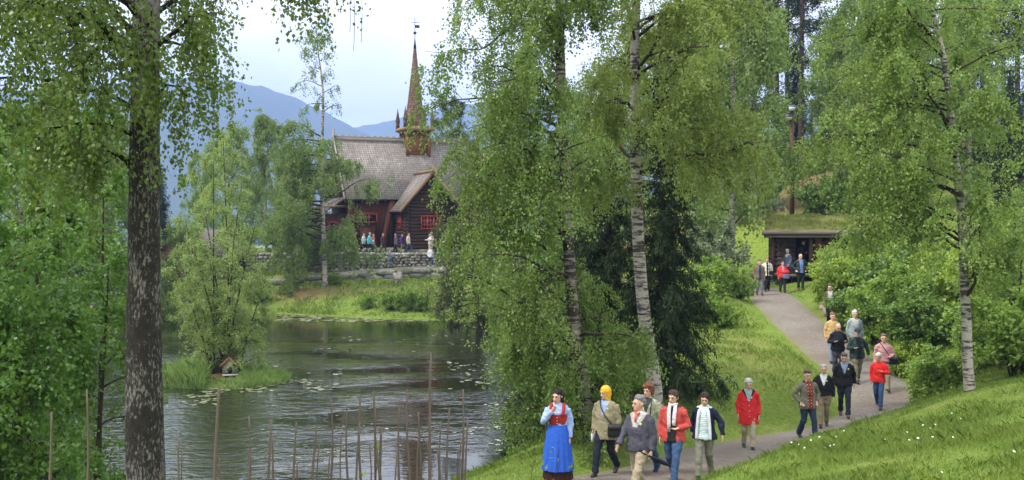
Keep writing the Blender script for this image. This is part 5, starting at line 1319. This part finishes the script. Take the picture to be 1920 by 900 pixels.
# 7 long red coat
r0, A, M = person(1403, 24.0, 1.66, -8, 'white-haired woman in bright red coat walking alone on the path', (.60, .028, .03), (.40, .33, .25), (.55, .52, .47), ('down', 'down'), .20, 1, 6, 14, 0, FG, 1.12, None, .62, shirt=(.30, .36, .36), collar=((.012, .014, .03), 'lapel'), style='bob', flare=1.08)
for zz in (.82, .95, 1.08, 1.2):
    mb = MB(); V, F = stack([(.01, -.178 if zz < 1.0 else -.168, zz - .012, .006, .004), (.01, -.182 if zz < 1.0 else -.172, zz, .014, .008), (.01, -.178 if zz < 1.0 else -.168, zz + .012, .006, .004)], 8); mb.add(V, F)
    mb.build('button', simple('pale button', (.7, .6, .5), .4), r0)
pin(r0, .06, -.155, 1.27, (.7, .6, .2))

# ---- second group on the bend
G2 = 'walkers on the bend of the path'
r0, A, M = person(1514, 26.0, 1.77, 12, 'man in olive field jacket over a checked red shirt with hands in pockets', (.17, .16, .115), (.028, .045, .085), (.085, .06, .045), ('pocket', 'pocket'), .24, 1, -8, 6, 0, G2, 1.08, None, .78, shirt=check((.27, .045, .03), (.10, .02, .016), (.55, .38, .30)), open_w=(.055, .085), collar=((.02, .018, .018), 'neck'), style='short')
r0, A, M = person(1544, 27.6, 1.68, -14, 'grey-haired woman in black pullover with a white collar', BLK, (.24, .19, .13), (.42, .38, .34), ('down', 'down'), .18, -1, 4, 0, 1, G2, 1.2, None, .90, shirt=(.6, .6, .64), style='short'); pin(r0, .08, -.155, 1.30)
r0, A, M = person(1583, 28.8, 1.80, -16, 'man in buttoned black jacket and dark jeans looking down', (.014, .014, .016), (.022, .028, .045), (.10, .075, .06), ('down', 'back'), .24, 1, -4, 16, 1, G2, 1.15, simple('brown boots', (.10, .05, .03), .6), .82, shirt=(.22, .26, .36), style='short'); pin(r0, .10, -.16, 1.30)
r0, A, M = person(1648, 29.6, 1.60, -28, 'small person in red jacket and pale cap with a camera', (.72, .03, .025), (.045, .085, .18), (.5, .4, .3), ('down', 'chest'), .28, 1, -16, 10, 1, G2, 1.0, simple('brown boots', (.10, .05, .03), .6), .82, collar=((.72, .03, .025), 'neck'), style='bald', cap=((.55, .50, .42), False), lean=2)
r0, A, M = person(1657, 31.2, 1.76, -6, 'man in pink shirt with a dark shoulder bag behind the small red jacket', (.50, .26, .27), (.30, .24, .17), (.15, .09, .06), ('down', 'belly'), .16, 1, -10, 4, 1, G2, 1.15, None, .90, style='short')
shoulder_bag(M, [(.20, -.10, 1.0), (.10, -.185, 1.12), (-.03, -.165, 1.30), (-.09, -.08, 1.43), (-.10, .06, 1.42), (0, .17, 1.25), (.24, .12, 1.0)], (.25, -.10, .94), (.30, .10, .22), simple('navy bag', (.015, .018, .03), .6), 'dark navy shoulder bag at the hip of the man in the pink shirt')
mb = MB(); 
for s in (-1, 1): mb.tube([(s * .03 + .022 * math.cos(a), -.106, 1.597 + .017 * math.sin(a)) for a in np.linspace(0, 2 * PI, 9)], .003, 4)
mb.tube([(-.012, -.108, 1.6), (.012, -.108, 1.6)], .004, 4); mb.build('glasses', M_black, r0)
r0, A, M = person(1607, 32.3, 1.73, 6, 'man in dark green jacket and flat cap with olive trousers', (.022, .045, .045), (.19, .17, .11), (.2, .18, .16), ('bent', 'wide'), .16, -1, -4, 12, 1, G2, 1.2, None, .80, shirt=(.012, .013, .016), open_w=(.07, .08), style='short', cap=((.03, .05, .06), True))
r0, A, M = person(1603, 35.6, 1.78, 0, 'white-haired man in pale blue-grey jacket behind the flat cap', (.28, .33, .34), (.16, .15, .12), (.62, .60, .58), ('down', 'down'), .12, 1, 0, 4, 1, G2, 1.15, None, .80, collar=((.45, .45, .42), 'lapel'), style='short')
r0, A, M = person(1571, 33.4, 1.72, 2, 'dark-haired man in black top holding both arms bent before his chest', (.012, .013, .02), (.06, .06, .07), (.07, .045, .035), (('bent'), 'bent'), .10, 1, 0, 18, 1, G2, 1.2, None, .84, style='bald')
r0, A, M = person(1561, 35.4, 1.76, 0, 'person in ochre yellow jacket half hidden behind the man in black with bent arms', (.52, .34, .15), (.22, .27, .36), (.18, .10, .06), ('down', 'down'), .12, -1, 6, 4, 1, G2, 1.05, None, .80, style='short')
r0, A, M = person(1557, 41.0, 1.76, -24, 'man in brown jacket at the rear near the grassy bank', (.10, .085, .055), (.03, .03, .035), (.07, .05, .04), ('down', 'down'), .26, 1, -20, 4, 1, G2, 1.05, None, .82, shirt=(.40, .38, .34), open_w=(.05, .09), style='short')

# ---- group in front of the cabin
G3 = 'people near the turf-roofed cabin'
person(1424, 49.5, 1.72, 0, 'man in brown jacket and grey jeans at the left before the cabin', (.17, .12, .08), (.14, .15, .16), (.10, .08, .06), ('down', 'down'), .14, 1, 0, 6, 1, G3, 1.1, None, .82, shirt=(.03, .045, .10), open_w=(.06, .07), style='short')
r0, A, M = person(1438, 51.0, 1.72, -4, 'woman in cream white jacket and black trousers with a black bag', (.62, .58, .48), (.016, .016, .02), (.24, .12, .06), ('down', 'down'), .12, -1, 0, 0, 1, G3, 1.1, None, .80, shirt=(.02, .02, .024), open_w=(.035, .05), style='bob')
shoulder_bag(M, [(.12, -.16, 1.05), (.09, -.16, 1.25), (.11, -.08, 1.43), (.12, .06, 1.42), (.18, .12, 1.15), (.2, .02, 1.02)], (.17, -.16, .96), (.22, .09, .2), M_black, 'black bag at the hip of the woman in the cream jacket')
r0, A, M = person(1467, 50.5, 1.58, 6, 'short woman in red jacket before the turf-roofed cabin', (.62, .035, .03), (.03, .03, .035), (.10, .035, .03), ('down', 'chest'), .10, 1, 8, 4, 1, G3, 1.1, None, .82, shirt=(.30, .30, .38), open_w=(.05, .05), style='bob')
mb = MB(); V, F = stack([(0, 0, -.2, .13, .07), (0, 0, -.15, .16, .09), (0, 0, .10, .15, .09), (0, 0, .2, .10, .06)], 14, 3); mb.add(V, F); o = mb.build('backpack', fabric((.20, .17, .30)), None, True); o.location = in_frame(M, (.12, -.23, .98)); tag(o, 'purple and red daypack carried in front by the short woman in red', 'backpack')
mb = MB(); V, F = stack([(0, 0, .06, .165, .095), (0, 0, .16, .16, .09), (0, 0, .24, .10, .06)], 14, 3); mb.add(V, F); mb.build('lid', fabric((.62, .03, .03)), o, True)
person(1478, 53.2, 1.74, -50, 'white-haired man in blue-grey jacket turned to the cabin', (.10, .12, .18), (.03, .035, .05), (.55, .53, .52), ('down', 'fwd'), .22, -1, 20, 10, 1, G3, 1.05, None, .80, collar=((.5, .5, .55), 'neck'), style='short', lean=6)
person(1501, 50.2, 1.78, 2, 'bald man in dark green jacket with blue shirt and red lining', (.025, .035, .034), (.022, .026, .024), (.18, .14, .11), ('pocket', 'pocket'), .06, 1, 0, 4, 1, G3, 1.25, simple('maroon shoe', (.08, .03, .025), .6), .80, shirt=(.14, .20, .40), open_w=(.07, .085), collar=((.45, .09, .06), 'neck'), style='bald')
cbm = Matrix.LocRotScale(CABIN[0].location, CABIN[0].rotation_euler, (1, 1, 1)); pz = cbm @ Vector((1.62, .62, .13))
person(0, 53, 1.76, 0, 'person in dark clothes standing in the porch of the turf-roofed cabin', (.010, .010, .012), (.010, .010, .012), (.05, .03, .025), ('down', 'belly'), .0, 1, 10, 4, 1, G3, 1.0, None, .70, style='bob', xyz=tuple(pz))

# ---- visitors by the church
G4 = 'visitors in front of the church'
PT = -2.48
def far_p(px, d, h, face, label, *a, **k):
    k.setdefault('lod', 2); k['group'] = G4; return person(px, d, h, face, label, *a, **k)
far_p(665, 87.3, 1.66, 60, 'red-haired visitor in dark floral coat before the church boards', (.03, .018, .02), (.03, .02, .02), (.42, .14, .05), ('down', 'down'), .1, style='bob', hem=.5)
far_p(682, 87.0, 1.72, 72, 'visitor in pale mint jacket walking past the church door', (.48, .60, .58), (.014, .016, .028), (.10, .06, .04), ('down', 'bent'), .3)
far_p(692, 86.8, 1.76, 76, 'visitor in turquoise jacket walking past the church door', (.12, .52, .62), (.02, .025, .045), (.35, .25, .17), ('down', 'fwd'), .32, lean=6)
r0, A, M = far_p(700, 87.3, 1.66, 70, 'visitor in grey trousers with a red and white bag behind the turquoise jacket', (.50, .07, .05), (.10, .12, .15), (.12, .07, .05), ('down', 'down'), .32)
o = shoulder_bag(M, [(-.1, -.1, 1.0), (-.09, -.13, 1.3), (-.1, .03, 1.43), (-.12, .14, 1.2)], (-.22, .0, .98), (.36, .14, .36), simple('pale bag', (.6, .62, .5), .7), 'pale shopping bag carried past the church door')
far_p(718, 87.0, 1.70, 60, 'visitor in brown jacket between the turquoise and the blue-grey jacket', (.075, .035, .03), (.05, .035, .035), (.14, .06, .04), ('down', 'down'), .28)
far_p(742, 87.2, 1.70, -60, 'visitor in blue-grey coat beside the log corner of the church', (.085, .085, .12), (.02, .02, .026), (.06, .04, .035), ('down', 'down'), .22, hem=.72)
far_p(754, 87.4, 1.66, 70, 'visitor in purple jacket and beige trousers before the log wall', (.10, .045, .24), (.40, .32, .23), (.04, .025, .02), ('down', 'bent'), .26)
far_p(766, 87.0, 1.72, 66, 'visitor in cream jacket and jeans under the red three-part window', (.55, .50, .42), (.05, .09, .12), (.10, .06, .05), ('down', 'down'), .3)
far_p(809, 87.4, 1.78, -30, 'tall visitor in cream with pale hat at the right before the log wall', (.62, .55, .44), (.5, .45, .38), (.5, .42, .32), ('down', 'down'), .1, cap=((.6, .52, .42), False))
far_p(806, 86.3, 1.64, -60, 'visitor in off-white with one arm held out at the terrace edge', (.56, .52, .46), (.45, .42, .38), (.5, .46, .4), ('out', 'out'), .1)
far_p(820, 87.0, 1.64, -60, 'visitor in orange jacket beside the olive pine', (.72, .13, .07), (.014, .018, .045), (.20, .08, .05), ('down', 'down'), .2)
far_p(731, 83.4, 1.64, 100, 'visitor in grey-blue shirt and jeans standing on the low wall path', (.22, .24, .32), (.06, .12, .25), (.32, .16, .08), ('bent', 'bent'), .0)
far_p(807, 83.7, 1.62, 30, 'visitor in white shirt and blue shorts on the low wall path', (.75, .75, .78), (.03, .04, .16), (.28, .10, .05), ('down', 'down'), .28, shoes=simple('white shoe', (.7, .7, .7), .5))
person(312, 72.4, 1.74, -84, 'man in navy jacket walking alone on the far path at the left', (.022, .028, .05), (.012, .014, .018), (.35, .16, .08), ('down', 'fwd'), .26, lod=2, group=G4)
# ------------------------------------------------------------------ grass
rg = np.random.default_rng(77)
L_grass = leaf_mat('grass blades', (.115, .19, .03), (.225, .285, .06), .42, .6, .5, .25)
L_straw = leaf_mat('reed grass', (.16, .26, .06), (.30, .40, .14), .3, .6, .8, .2)
def blades(P, hgt, wid, lean=.45, rng_=rg):
    n_ = len(P); a = rng_.uniform(0, 2 * PI, n_); side = np.stack([np.cos(a), np.sin(a), np.zeros(n_)], -1)
    ln = rng_.normal(0, lean, (n_, 2)) * hgt[:, None]
    mid = P + np.c_[ln * .3, hgt * .6]; tip = P + np.c_[ln, hgt]
    w_ = wid[:, None]
    V = np.stack([P - side * w_ * .5, P + side * w_ * .5, mid + side * w_ * .42, tip, mid - side * w_ * .42], 1).reshape(-1, 3)
    b = np.arange(n_)[:, None] * 5
    loops = np.concatenate([b + 0, b + 1, b + 2, b + 3, b + 4], 1)
    return V, loops
def scatter(N, d0, d1, p0, p1, power):
    u = rg.random(N); d = (d0 ** (1 - power) + u * (d1 ** (1 - power) - d0 ** (1 - power))) ** (1 / (1 - power)) if power != 1 else d0 * (d1 / d0) ** u
    px = rg.uniform(p0, p1, N); return (px - 960) / FPX * d, d
def ok(x, y):
    m = (path_dist(x, y, PATH_S)[0] > 1.14 + .3 * fbm(x * 1.5, y * 1.5, 2, 8)) & (path_dist(x, y, PATH2_S)[0] > 1.5) & (path_dist(x, y, PATH3_S)[0] > .8) & (pond_sd(x, y) > .12)
    m &= ~((y > 84.8) & (y < 85.9) & (x > -24) & (x < 4))
    c, s_ = math.cos(R(22)), math.sin(R(22)); lx_ = (x + 7.04) * c + (y - 88) * s_; ly_ = -(x + 7.04) * s_ + (y - 88) * c
    m &= ~((np.abs(lx_ + .8) < 7.8) & (ly_ > -.3) & (ly_ < 12))
    hx0, hy0 = CABIN[0].location[:2]; m &= ~((x > hx0 - .2) & (x < hx0 + CABIN[1] + .2) & (y > hy0 - .4) & (y < hy0 + CABIN[2] + .3))
    return m
VV = []; LL = []; cnt = 0
def add_grass(N, d0, d1, p0, p1, power, h0, h1_, w0, w1, patch_=.5, lean=.45):
    global cnt
    x, y = scatter(N, d0, d1, p0, p1, power); k = ok(x, y) & ~((((x - 20) / 8) ** 2 + ((y - 79) / 8) ** 2 < 1) & (rg.random(len(x)) < .85)); x, y = x[k], y[k]
    cl = fbm(x * .9, y * .9, 3, 21); k = rg.random(len(x)) < np.clip(.35 + 1.6 * (cl - .3), .2, 1) * (1 - .9 * np.exp(-(((x + 15.5) / 4) ** 2 + ((y - 78.4) / 1.6) ** 2))); x, y, cl = x[k], y[k], cl[k]
    z = H(x, y); dd = y
    edge = np.clip((path_dist(x, y, PATH_S)[0] - 1.1) / 1.2, .35, 1)
    hg = (h0 + (h1_ - h0) * np.clip((cl - .25) * 2, 0, 1)) * rg.uniform(.5, 1.3, len(x)) * edge
    wd = (w0 + (w1 - w0) * np.clip((dd - d0) / (d1 - d0), 0, 1)) * rg.uniform(.7, 1.4, len(x))
    V, L = blades(np.c_[x, y, z - .02], hg, wd, lean); VV.append(V); LL.append(L + cnt); cnt += len(V)
add_grass(230000, 8, 27, 850, 2200, 1.0, .05, .18, .005, .012, lean=.5)
add_grass(20000, 8, 20, -200, 900, 1.0, .10, .3, .012, .02)
add_grass(90000, 25, 56, 1150, 2100, 1.0, .05, .22, .014, .035, lean=.6)
add_grass(45000, 54, 95, 900, 1700, .6, .06, .16, .05, .09, lean=.3)
add_grass(36000, 66, 88, 150, 1000, .2, .12, .40, .05, .09)
add_grass(16000, 24, 66, 950, 1150, .8, .2, .5, .025, .06)
V = np.vstack(VV); L = np.vstack(LL); st = np.arange(len(L)) * 5
tag(link(bpy.data.objects.new('grass', np_mesh('grass', V, L.ravel(), st, np.full(len(L), 5), L_grass))), kind='stuff')
# reed grass round the islet
n_ = 9000; a = rg.uniform(0, 2 * PI, n_); r_ = np.sqrt(rg.uniform(.25, 1.25, n_))
x = ISLE[0] + np.cos(a) * r_ * ISLE[2]; y = ISLE[1] + np.sin(a) * r_ * ISLE[3]
k = ~((np.abs(x - dx) < .4) & (np.abs(y - dy) < .35)); x, y, a = x[k], y[k], a[k]
hh = np.where(x < ISLE[0] - .5, .8, .42) * rg.uniform(.4, 1.3, len(x)) * np.where((np.abs(x - dx) < .6) & (y < dy), .35, 1); V, L = blades(np.c_[x, y, H(x, y) - .03], hh, rg.uniform(.02, .04, len(x)), .35)
tag(link(bpy.data.objects.new('reed_grass', np_mesh('reed_grass', V, L.ravel(), np.arange(len(L)) * 5, np.full(len(L), 5), L_straw))), kind='stuff')
# grass on the turf roof
n_ = 8000; x = rg.uniform(-.35, W_ + .4, n_); y = rg.uniform(-.42, D_ / 2 + .6, n_); z = 2.44 + .78 * (1 - np.abs(y - D_ / 2) / (D_ / 2 + .4)) 
hh = np.clip(fbm(x * 1.4, y * 1.4, 3, 4) - .2, .1, 1) * .55 * rg.uniform(.5, 1.3, n_); V, L = blades(np.c_[x, y, z - .03], hh, rg.uniform(.025, .05, n_), .3)
o = link(bpy.data.objects.new('turf_grass', np_mesh('turf_grass', V, L.ravel(), np.arange(len(L)) * 5, np.full(len(L), 5), leaf_mat('roof grass', (.16, .22, .04), (.38, .35, .14), .3, .6, .7, .2))), turf); tag(o, kind='stuff')

# ------------------------------------------------------------------ shrubs
def shrub_proto(seed, h, rr, nst, N, size, leaf, hang=.2, wild=1.0):
    g = Grow(seed)
    for k in range(nst):
        a = k * 2.4; q = rr * (.2 + .8 * g.r.random()); hh = h * g.r.uniform(.55, 1.0) * (1 - .35 * (q / rr) ** 2)
        b = np.array((.12 * math.cos(a), .12 * math.sin(a), -.1)); e = np.array((q * math.cos(a), q * math.sin(a), hh))
        g.trunk([b, b * .5 + e * np.array((.38, .38, .55)), e], [.03, .02, .005], 5, 0, 3)
        g.limbs(7, .15, .98, lambda t: rr * .62 * (1.1 - .5 * t) * wild, lambda t: .35 + .5 * t, .6, 4, .5, .15, 5, .28, .0, wob=.2, k=3)
    g.leaves(N, size, hang, .9, .2, .05, .8); return g
SHR = {
 'lime': ('raspberry_bush', L_lime, shrub_proto(201, 2.0, 1.35, 9, 9000, .12, L_lime), 'bushes with yellow-green leaves', [
   (1552, 45.0, .62, 'small yellow-green bush nearest the turf-roofed cabin'), (1592, 44.5, 1.0, 'rounded yellow-green bush in front of the cabin wall'), (1645, 44, 1.15, 'broad yellow-green bush right of the rounded one by the cabin'), (1582, 48.5, .95, 'yellow-green bush close against the cabin front'),
   (1960, 44, 1.9, 'yellow-green bush beyond the right edge bushes, partly cut off'), (1893, 33, 1.75, 'tall yellow-green bush at the right edge of the picture'), (1838, 36, 1.5, 'tall yellow-green bush behind the spotted slim birch'), (1690, 33.5, .62, 'little bright bush low on the slope left of the slim birch'), (1745, 41, 1.2, 'yellow-green bush in the middle of the right-hand thicket')]),
 'mid': ('leafy_bush', L_shrub, shrub_proto(202, 2.0, 1.4, 9, 9000, .115, L_shrub), 'mid-green bushes', [
   (1640, 37.5, .95, 'mid-green bush above the outer edge of the path bend'), (1700, 36, 1.1, 'mid-green bush left of the slim birch'), (1905, 26.5, .95, 'mid-green bush at the right edge low on the slope'), (1760, 29, .75, 'low mid-green bush just left of the slim birch base'), (1870, 29, 1.0, 'mid-green bush just right of the slim birch'),
   (1335, 47, .85, 'green bush under the white-stemmed weeping birch'), (1298, 43, .95, 'green bush beside the dark spruce'), (1385, 47.5, .6, 'small green bush at the left edge of the upper path'), (1352, 41.5, .55, 'low green bush on the slope left of the path'), (1260, 39, .9, 'green bush behind the dark spruce'),
   (730, 72.6, .62, 'broad bush on the far bank just left of the lush one'), (762, 72.3, .72, 'lush bush at the water edge under the wall of big flat blocks'), (690, 73.2, .45, 'low bush on the far bank at the left end of the bushy strip'), (790, 72, .6, 'bush on the far bank beside the olive pine'), (628, 80.0, .4, 'little bush at the foot of the tall slender birch'),
   (478, 76.5, .8, 'bush on the far bank right of the islet willow'), (1000, 60, 1.2, 'bush on the far right corner of the pond'), (1010, 27.6, .55, 'bush at the water edge left of the woman in the blue apron'), (980, 68, 1.3, 'bush behind the bare limb of the olive pine')]),
 'deep': ('alder_bush', L_deep, shrub_proto(203, 2.3, 1.5, 9, 9000, .12, L_deep), 'dark green bushes', [
   (1600, 40, .75, 'dark bush on the bank beside the rear walkers'), (1735, 33.5, .95, 'dark bush in front of the right-hand thicket'), (1538, 68, 1.1, 'dark bush on the slope behind the turf roof'), (1600, 64, 1.5, 'dark tall bush behind the right end of the turf roof'), (1440, 88, 1.4, 'dark bush at the top of the brown slope left of the lamp post'), (1520, 90, 1.5, 'dark bush at the top of the brown slope right of the lamp post'), (1790, 40, 1.4, 'dark tall bush behind the slim birch'), (1680, 40.5, 1.2, 'dark bush in the thicket above the path bend'), (1925, 38, 1.5, 'dark bush cut off by the right edge of the picture'),
   (1070, 24.3, .75, 'dark bush under the leaning trunk of the big birch'), (1150, 25.6, .8, 'dark bush between the trunks of the two big birches'), (985, 40, .8, 'dark bush leaning over the pond'),
   (215, 73, 1.4, 'dark bush on the far shore left of the old birch'), (130, 70, 1.6, 'dark bush on the far shore behind the alders'), (265, 77, 1.1, 'dark bush beside the far path behind the old birch'), (380, 84, 1.3, 'dark bush beside the log barn'), (450, 89, 1.3, 'dark bush at the left end of the church terrace'), (525, 92, 1.2, 'dark bush under the bushy upright birch'), (1030, 74, 1.6, 'dark bush on the far slope right of the olive pine'), (1100, 66, 1.6, 'dark bush on the slope behind the big birches')]),
 'grey': ('willow_bush', leaf_mat('grey willow leaves', (.15, .19, .10), (.25, .30, .17), .3), shrub_proto(204, 3.0, 1.5, 10, 9000, .11, None, .3), None, [(1330, 53, 1.25, 'grey-green willow bush with fine twigs before the meadow'), (700, 100, .01, '')][:1]),
}
rs = random.Random(9)
for key, (nm, lf, g, grp, lst) in SHR.items():
    src = None
    for px, d, sc_, lab in lst:
        x, y, z = ground_at(px, d); s3 = (sc_ * rs.uniform(.9, 1.15), sc_ * rs.uniform(.9, 1.15), sc_)
        if src is None:
            src = finish(g, nm, (0, 0, 0), M_dark, lf, lab, 'bush', grp, 'foliage', 'stem'); src.location = (x, y, z); src.scale = s3; src.rotation_euler = (0, 0, rs.random() * 6)
        else: copy_tree(src, (x, y, z), rs.random() * 6.28, s3, lab, grp)

# young leafy shoots in front of the guide
def shoot(seed, px, d, top, label):
    g = Grow(seed); x, y, z = ground_at(px, d); hh = wp(0, top, d)[2] - z
    for k in range(3):
        a = k * 2.1 + .4; l = hh * (1, .8, .62)[k]
        g.trunk([(x, y, z - .05), (x + .05 * math.cos(a), y + .05 * math.sin(a), z + l * .5), (x + .14 * math.cos(a), y + .14 * math.sin(a), z + l)], [.008, .006, .003], 5, 0, 4)
        P = g.P; g.ts.append(P[len(P) // 2:]); m = len(P) - len(P) // 2; g.td.append(unit(g.r.normal(0, 1, (m, 3)) * (1, 1, .3))); g.tl.append(np.full(m, .10))
    g.leaves(60, .085, -.1, 1.2, .1, .02, .45)
    finish(g, 'leafy_shoot', (x, y, z), M_dark, L_right, label, 'young plant', None, 'foliage', 'stem')
shoot(301, 1032, 15.2, 845, 'young leafy shoots growing up before the blue apron'); shoot(302, 1060, 14.8, 872, 'low leafy shoots at the right hem of the blue apron'); shoot(303, 690, 12.8, 850, 'leafy shoots among the fence stakes'); shoot(304, 985, 15.5, 868, 'leafy shoots left of the blue apron at the bottom of the picture')

# ------------------------------------------------------------------ daisies
M_petal = simple('petals', (.75, .75, .72), .6); M_yolk = simple('flower eye', (.6, .4, .03), .6); M_stem = simple('green stem', (.08, .17, .03), .7)
FL = [(1483, 833), (1497, 829), (1508, 838), (1520, 826), (1536, 821), (1547, 834), (1556, 834), (1563, 831), (1582, 806), (1567, 818), (1659, 820), (1700, 814), (1704, 823), (1720, 824), (1730, 797), (1744, 801), (1753, 797), (1748, 819), (1784, 776), (1801, 782), (1786, 816), (1765, 882), (1900, 848)]
src = None
for px, py in FL:
    d = 8.0
    while d < 40 and h1((px - 960) / FPX * d, d) < -(py - HY) / FPX * d - .15: d += .15     # walk the sight line down to the slope
    x, y, z = ground_at(px, d)
    if src is None:
        src = empty('daisy', (x, y, z)); src.scale = (.4, .4, .5); tag(src, 'white daisy standing in the tall foreground grass', 'flower', 'daisies in the grass')
        mb = MB(); mb.tube([(0, 0, 0), (.01, 0, .18), (.012, -.01, .34)], .004, 5); mb.build('stem', M_stem, src)
        mb = MB(); cc = np.array((.012, -.012, .345)); nv = unit(np.array((0, -.6, .8))); uu = np.array((1., 0, 0)); vv2 = np.cross(nv, uu)
        for k in range(12):
            a0, a1 = 2 * PI * k / 12, 2 * PI * (k + .8) / 12; e0 = uu * math.cos(a0) + vv2 * math.sin(a0); e1 = uu * math.cos(a1) + vv2 * math.sin(a1); em = unit(e0 + e1)
            mb.add(np.array([cc, cc + e0 * .03, cc + em * .042 + nv * .004, cc + e1 * .03]), [(0, 1, 2, 3)])
        mb.build('flower_head', M_petal, src)
        mb = MB(); V, F = stack([(0, 0, -.006, .008, .008), (0, 0, .002, .012, .012), (0, 0, .008, .006, .006)], 8); mb.add(V + cc + nv * .004, F); mb.build('flower_eye', M_yolk, src)
    else: copy_tree(src, (x, y, z), rs.uniform(-.6, .6), rs.uniform(.28, .5), None)

# ------------------------------------------------------------------ lily pads
V = []; F = []; nn = 0
def pads(n_, px0, px1, py0, py1, s0, s1, cl=True):
    global nn
    for _ in range(n_):
        px = rg.uniform(px0, px1); py = rg.uniform(py0, py1)
        if cl and fbm(np.array([px / 55.]), np.array([py / 14.]), 3, 2)[0] < .46: continue
        d = -WATER_Z * FPX / (py - HY); x = (px - 960) / FPX * d
        if pond_sd(np.array([x]), np.array([d]))[0] > -.15: continue
        r__ = rg.uniform(s0, s1); a0 = rg.uniform(0, 6.28); th_ = a0 + np.linspace(.25, 2 * PI - .25, 9)
        tl = rg.normal(0, .05, 2)
        rim = np.c_[x + r__ * np.cos(th_), d + r__ * np.sin(th_), WATER_Z + .012 + rg.uniform(0, .004) + (np.cos(th_) * tl[0] + np.sin(th_) * tl[1]) * r__]
        V.append(np.vstack([[(x, d, WATER_Z + .012)], rim])); F.extend([[nn, nn + k, nn + k + 1] for k in range(1, 9)]); nn += 10
pads(170, 840, 990, 675, 740, .06, .11); pads(300, 870, 1000, 730, 870, .05, .085); pads(330, 480, 640, 685, 735, .07, .13); pads(180, 340, 480, 728, 760, .07, .13); pads(260, 520, 800, 592, 603, .14, .25, False); pads(40, 560, 900, 620, 660, .08, .12); pads(90, 480, 900, 760, 880, .035, .06)
n = NT('lily pads'); rnd = n.node('NewGeometry').outputs['Random Per Island']
M_pad = n.principled(n.mix(rnd, (.12, .15, .055), (.28, .25, .19)), .28, .6)
tag(link(bpy.data.objects.new('lily_pads', quads_mesh('lily_pads', np.vstack(V), F, M_pad))), kind='stuff')

# rocks showing in the bank above the path
for i, (px, py, d, s_, lab) in enumerate([(1560, 556, 43.6, .55, 'flat pale rock in the bank above the path'), (1582, 566, 42.6, .38, 'small rock below the flat pale rock in the bank'), (1545, 549, 44.8, .32, 'small rock left of the flat pale rock in the bank')]):
    x, y, z = ground_at(px, d); mb = MB(); stone(mb, (0, 0, 0), (s_ * 1.5, s_, s_ * .7), np.random.default_rng(i), .4); o = mb.build('rock', simple('pale rock', (.30, .24, .18), .9)); o.location = (x, y, z + .05); tag(o, lab, 'rock')
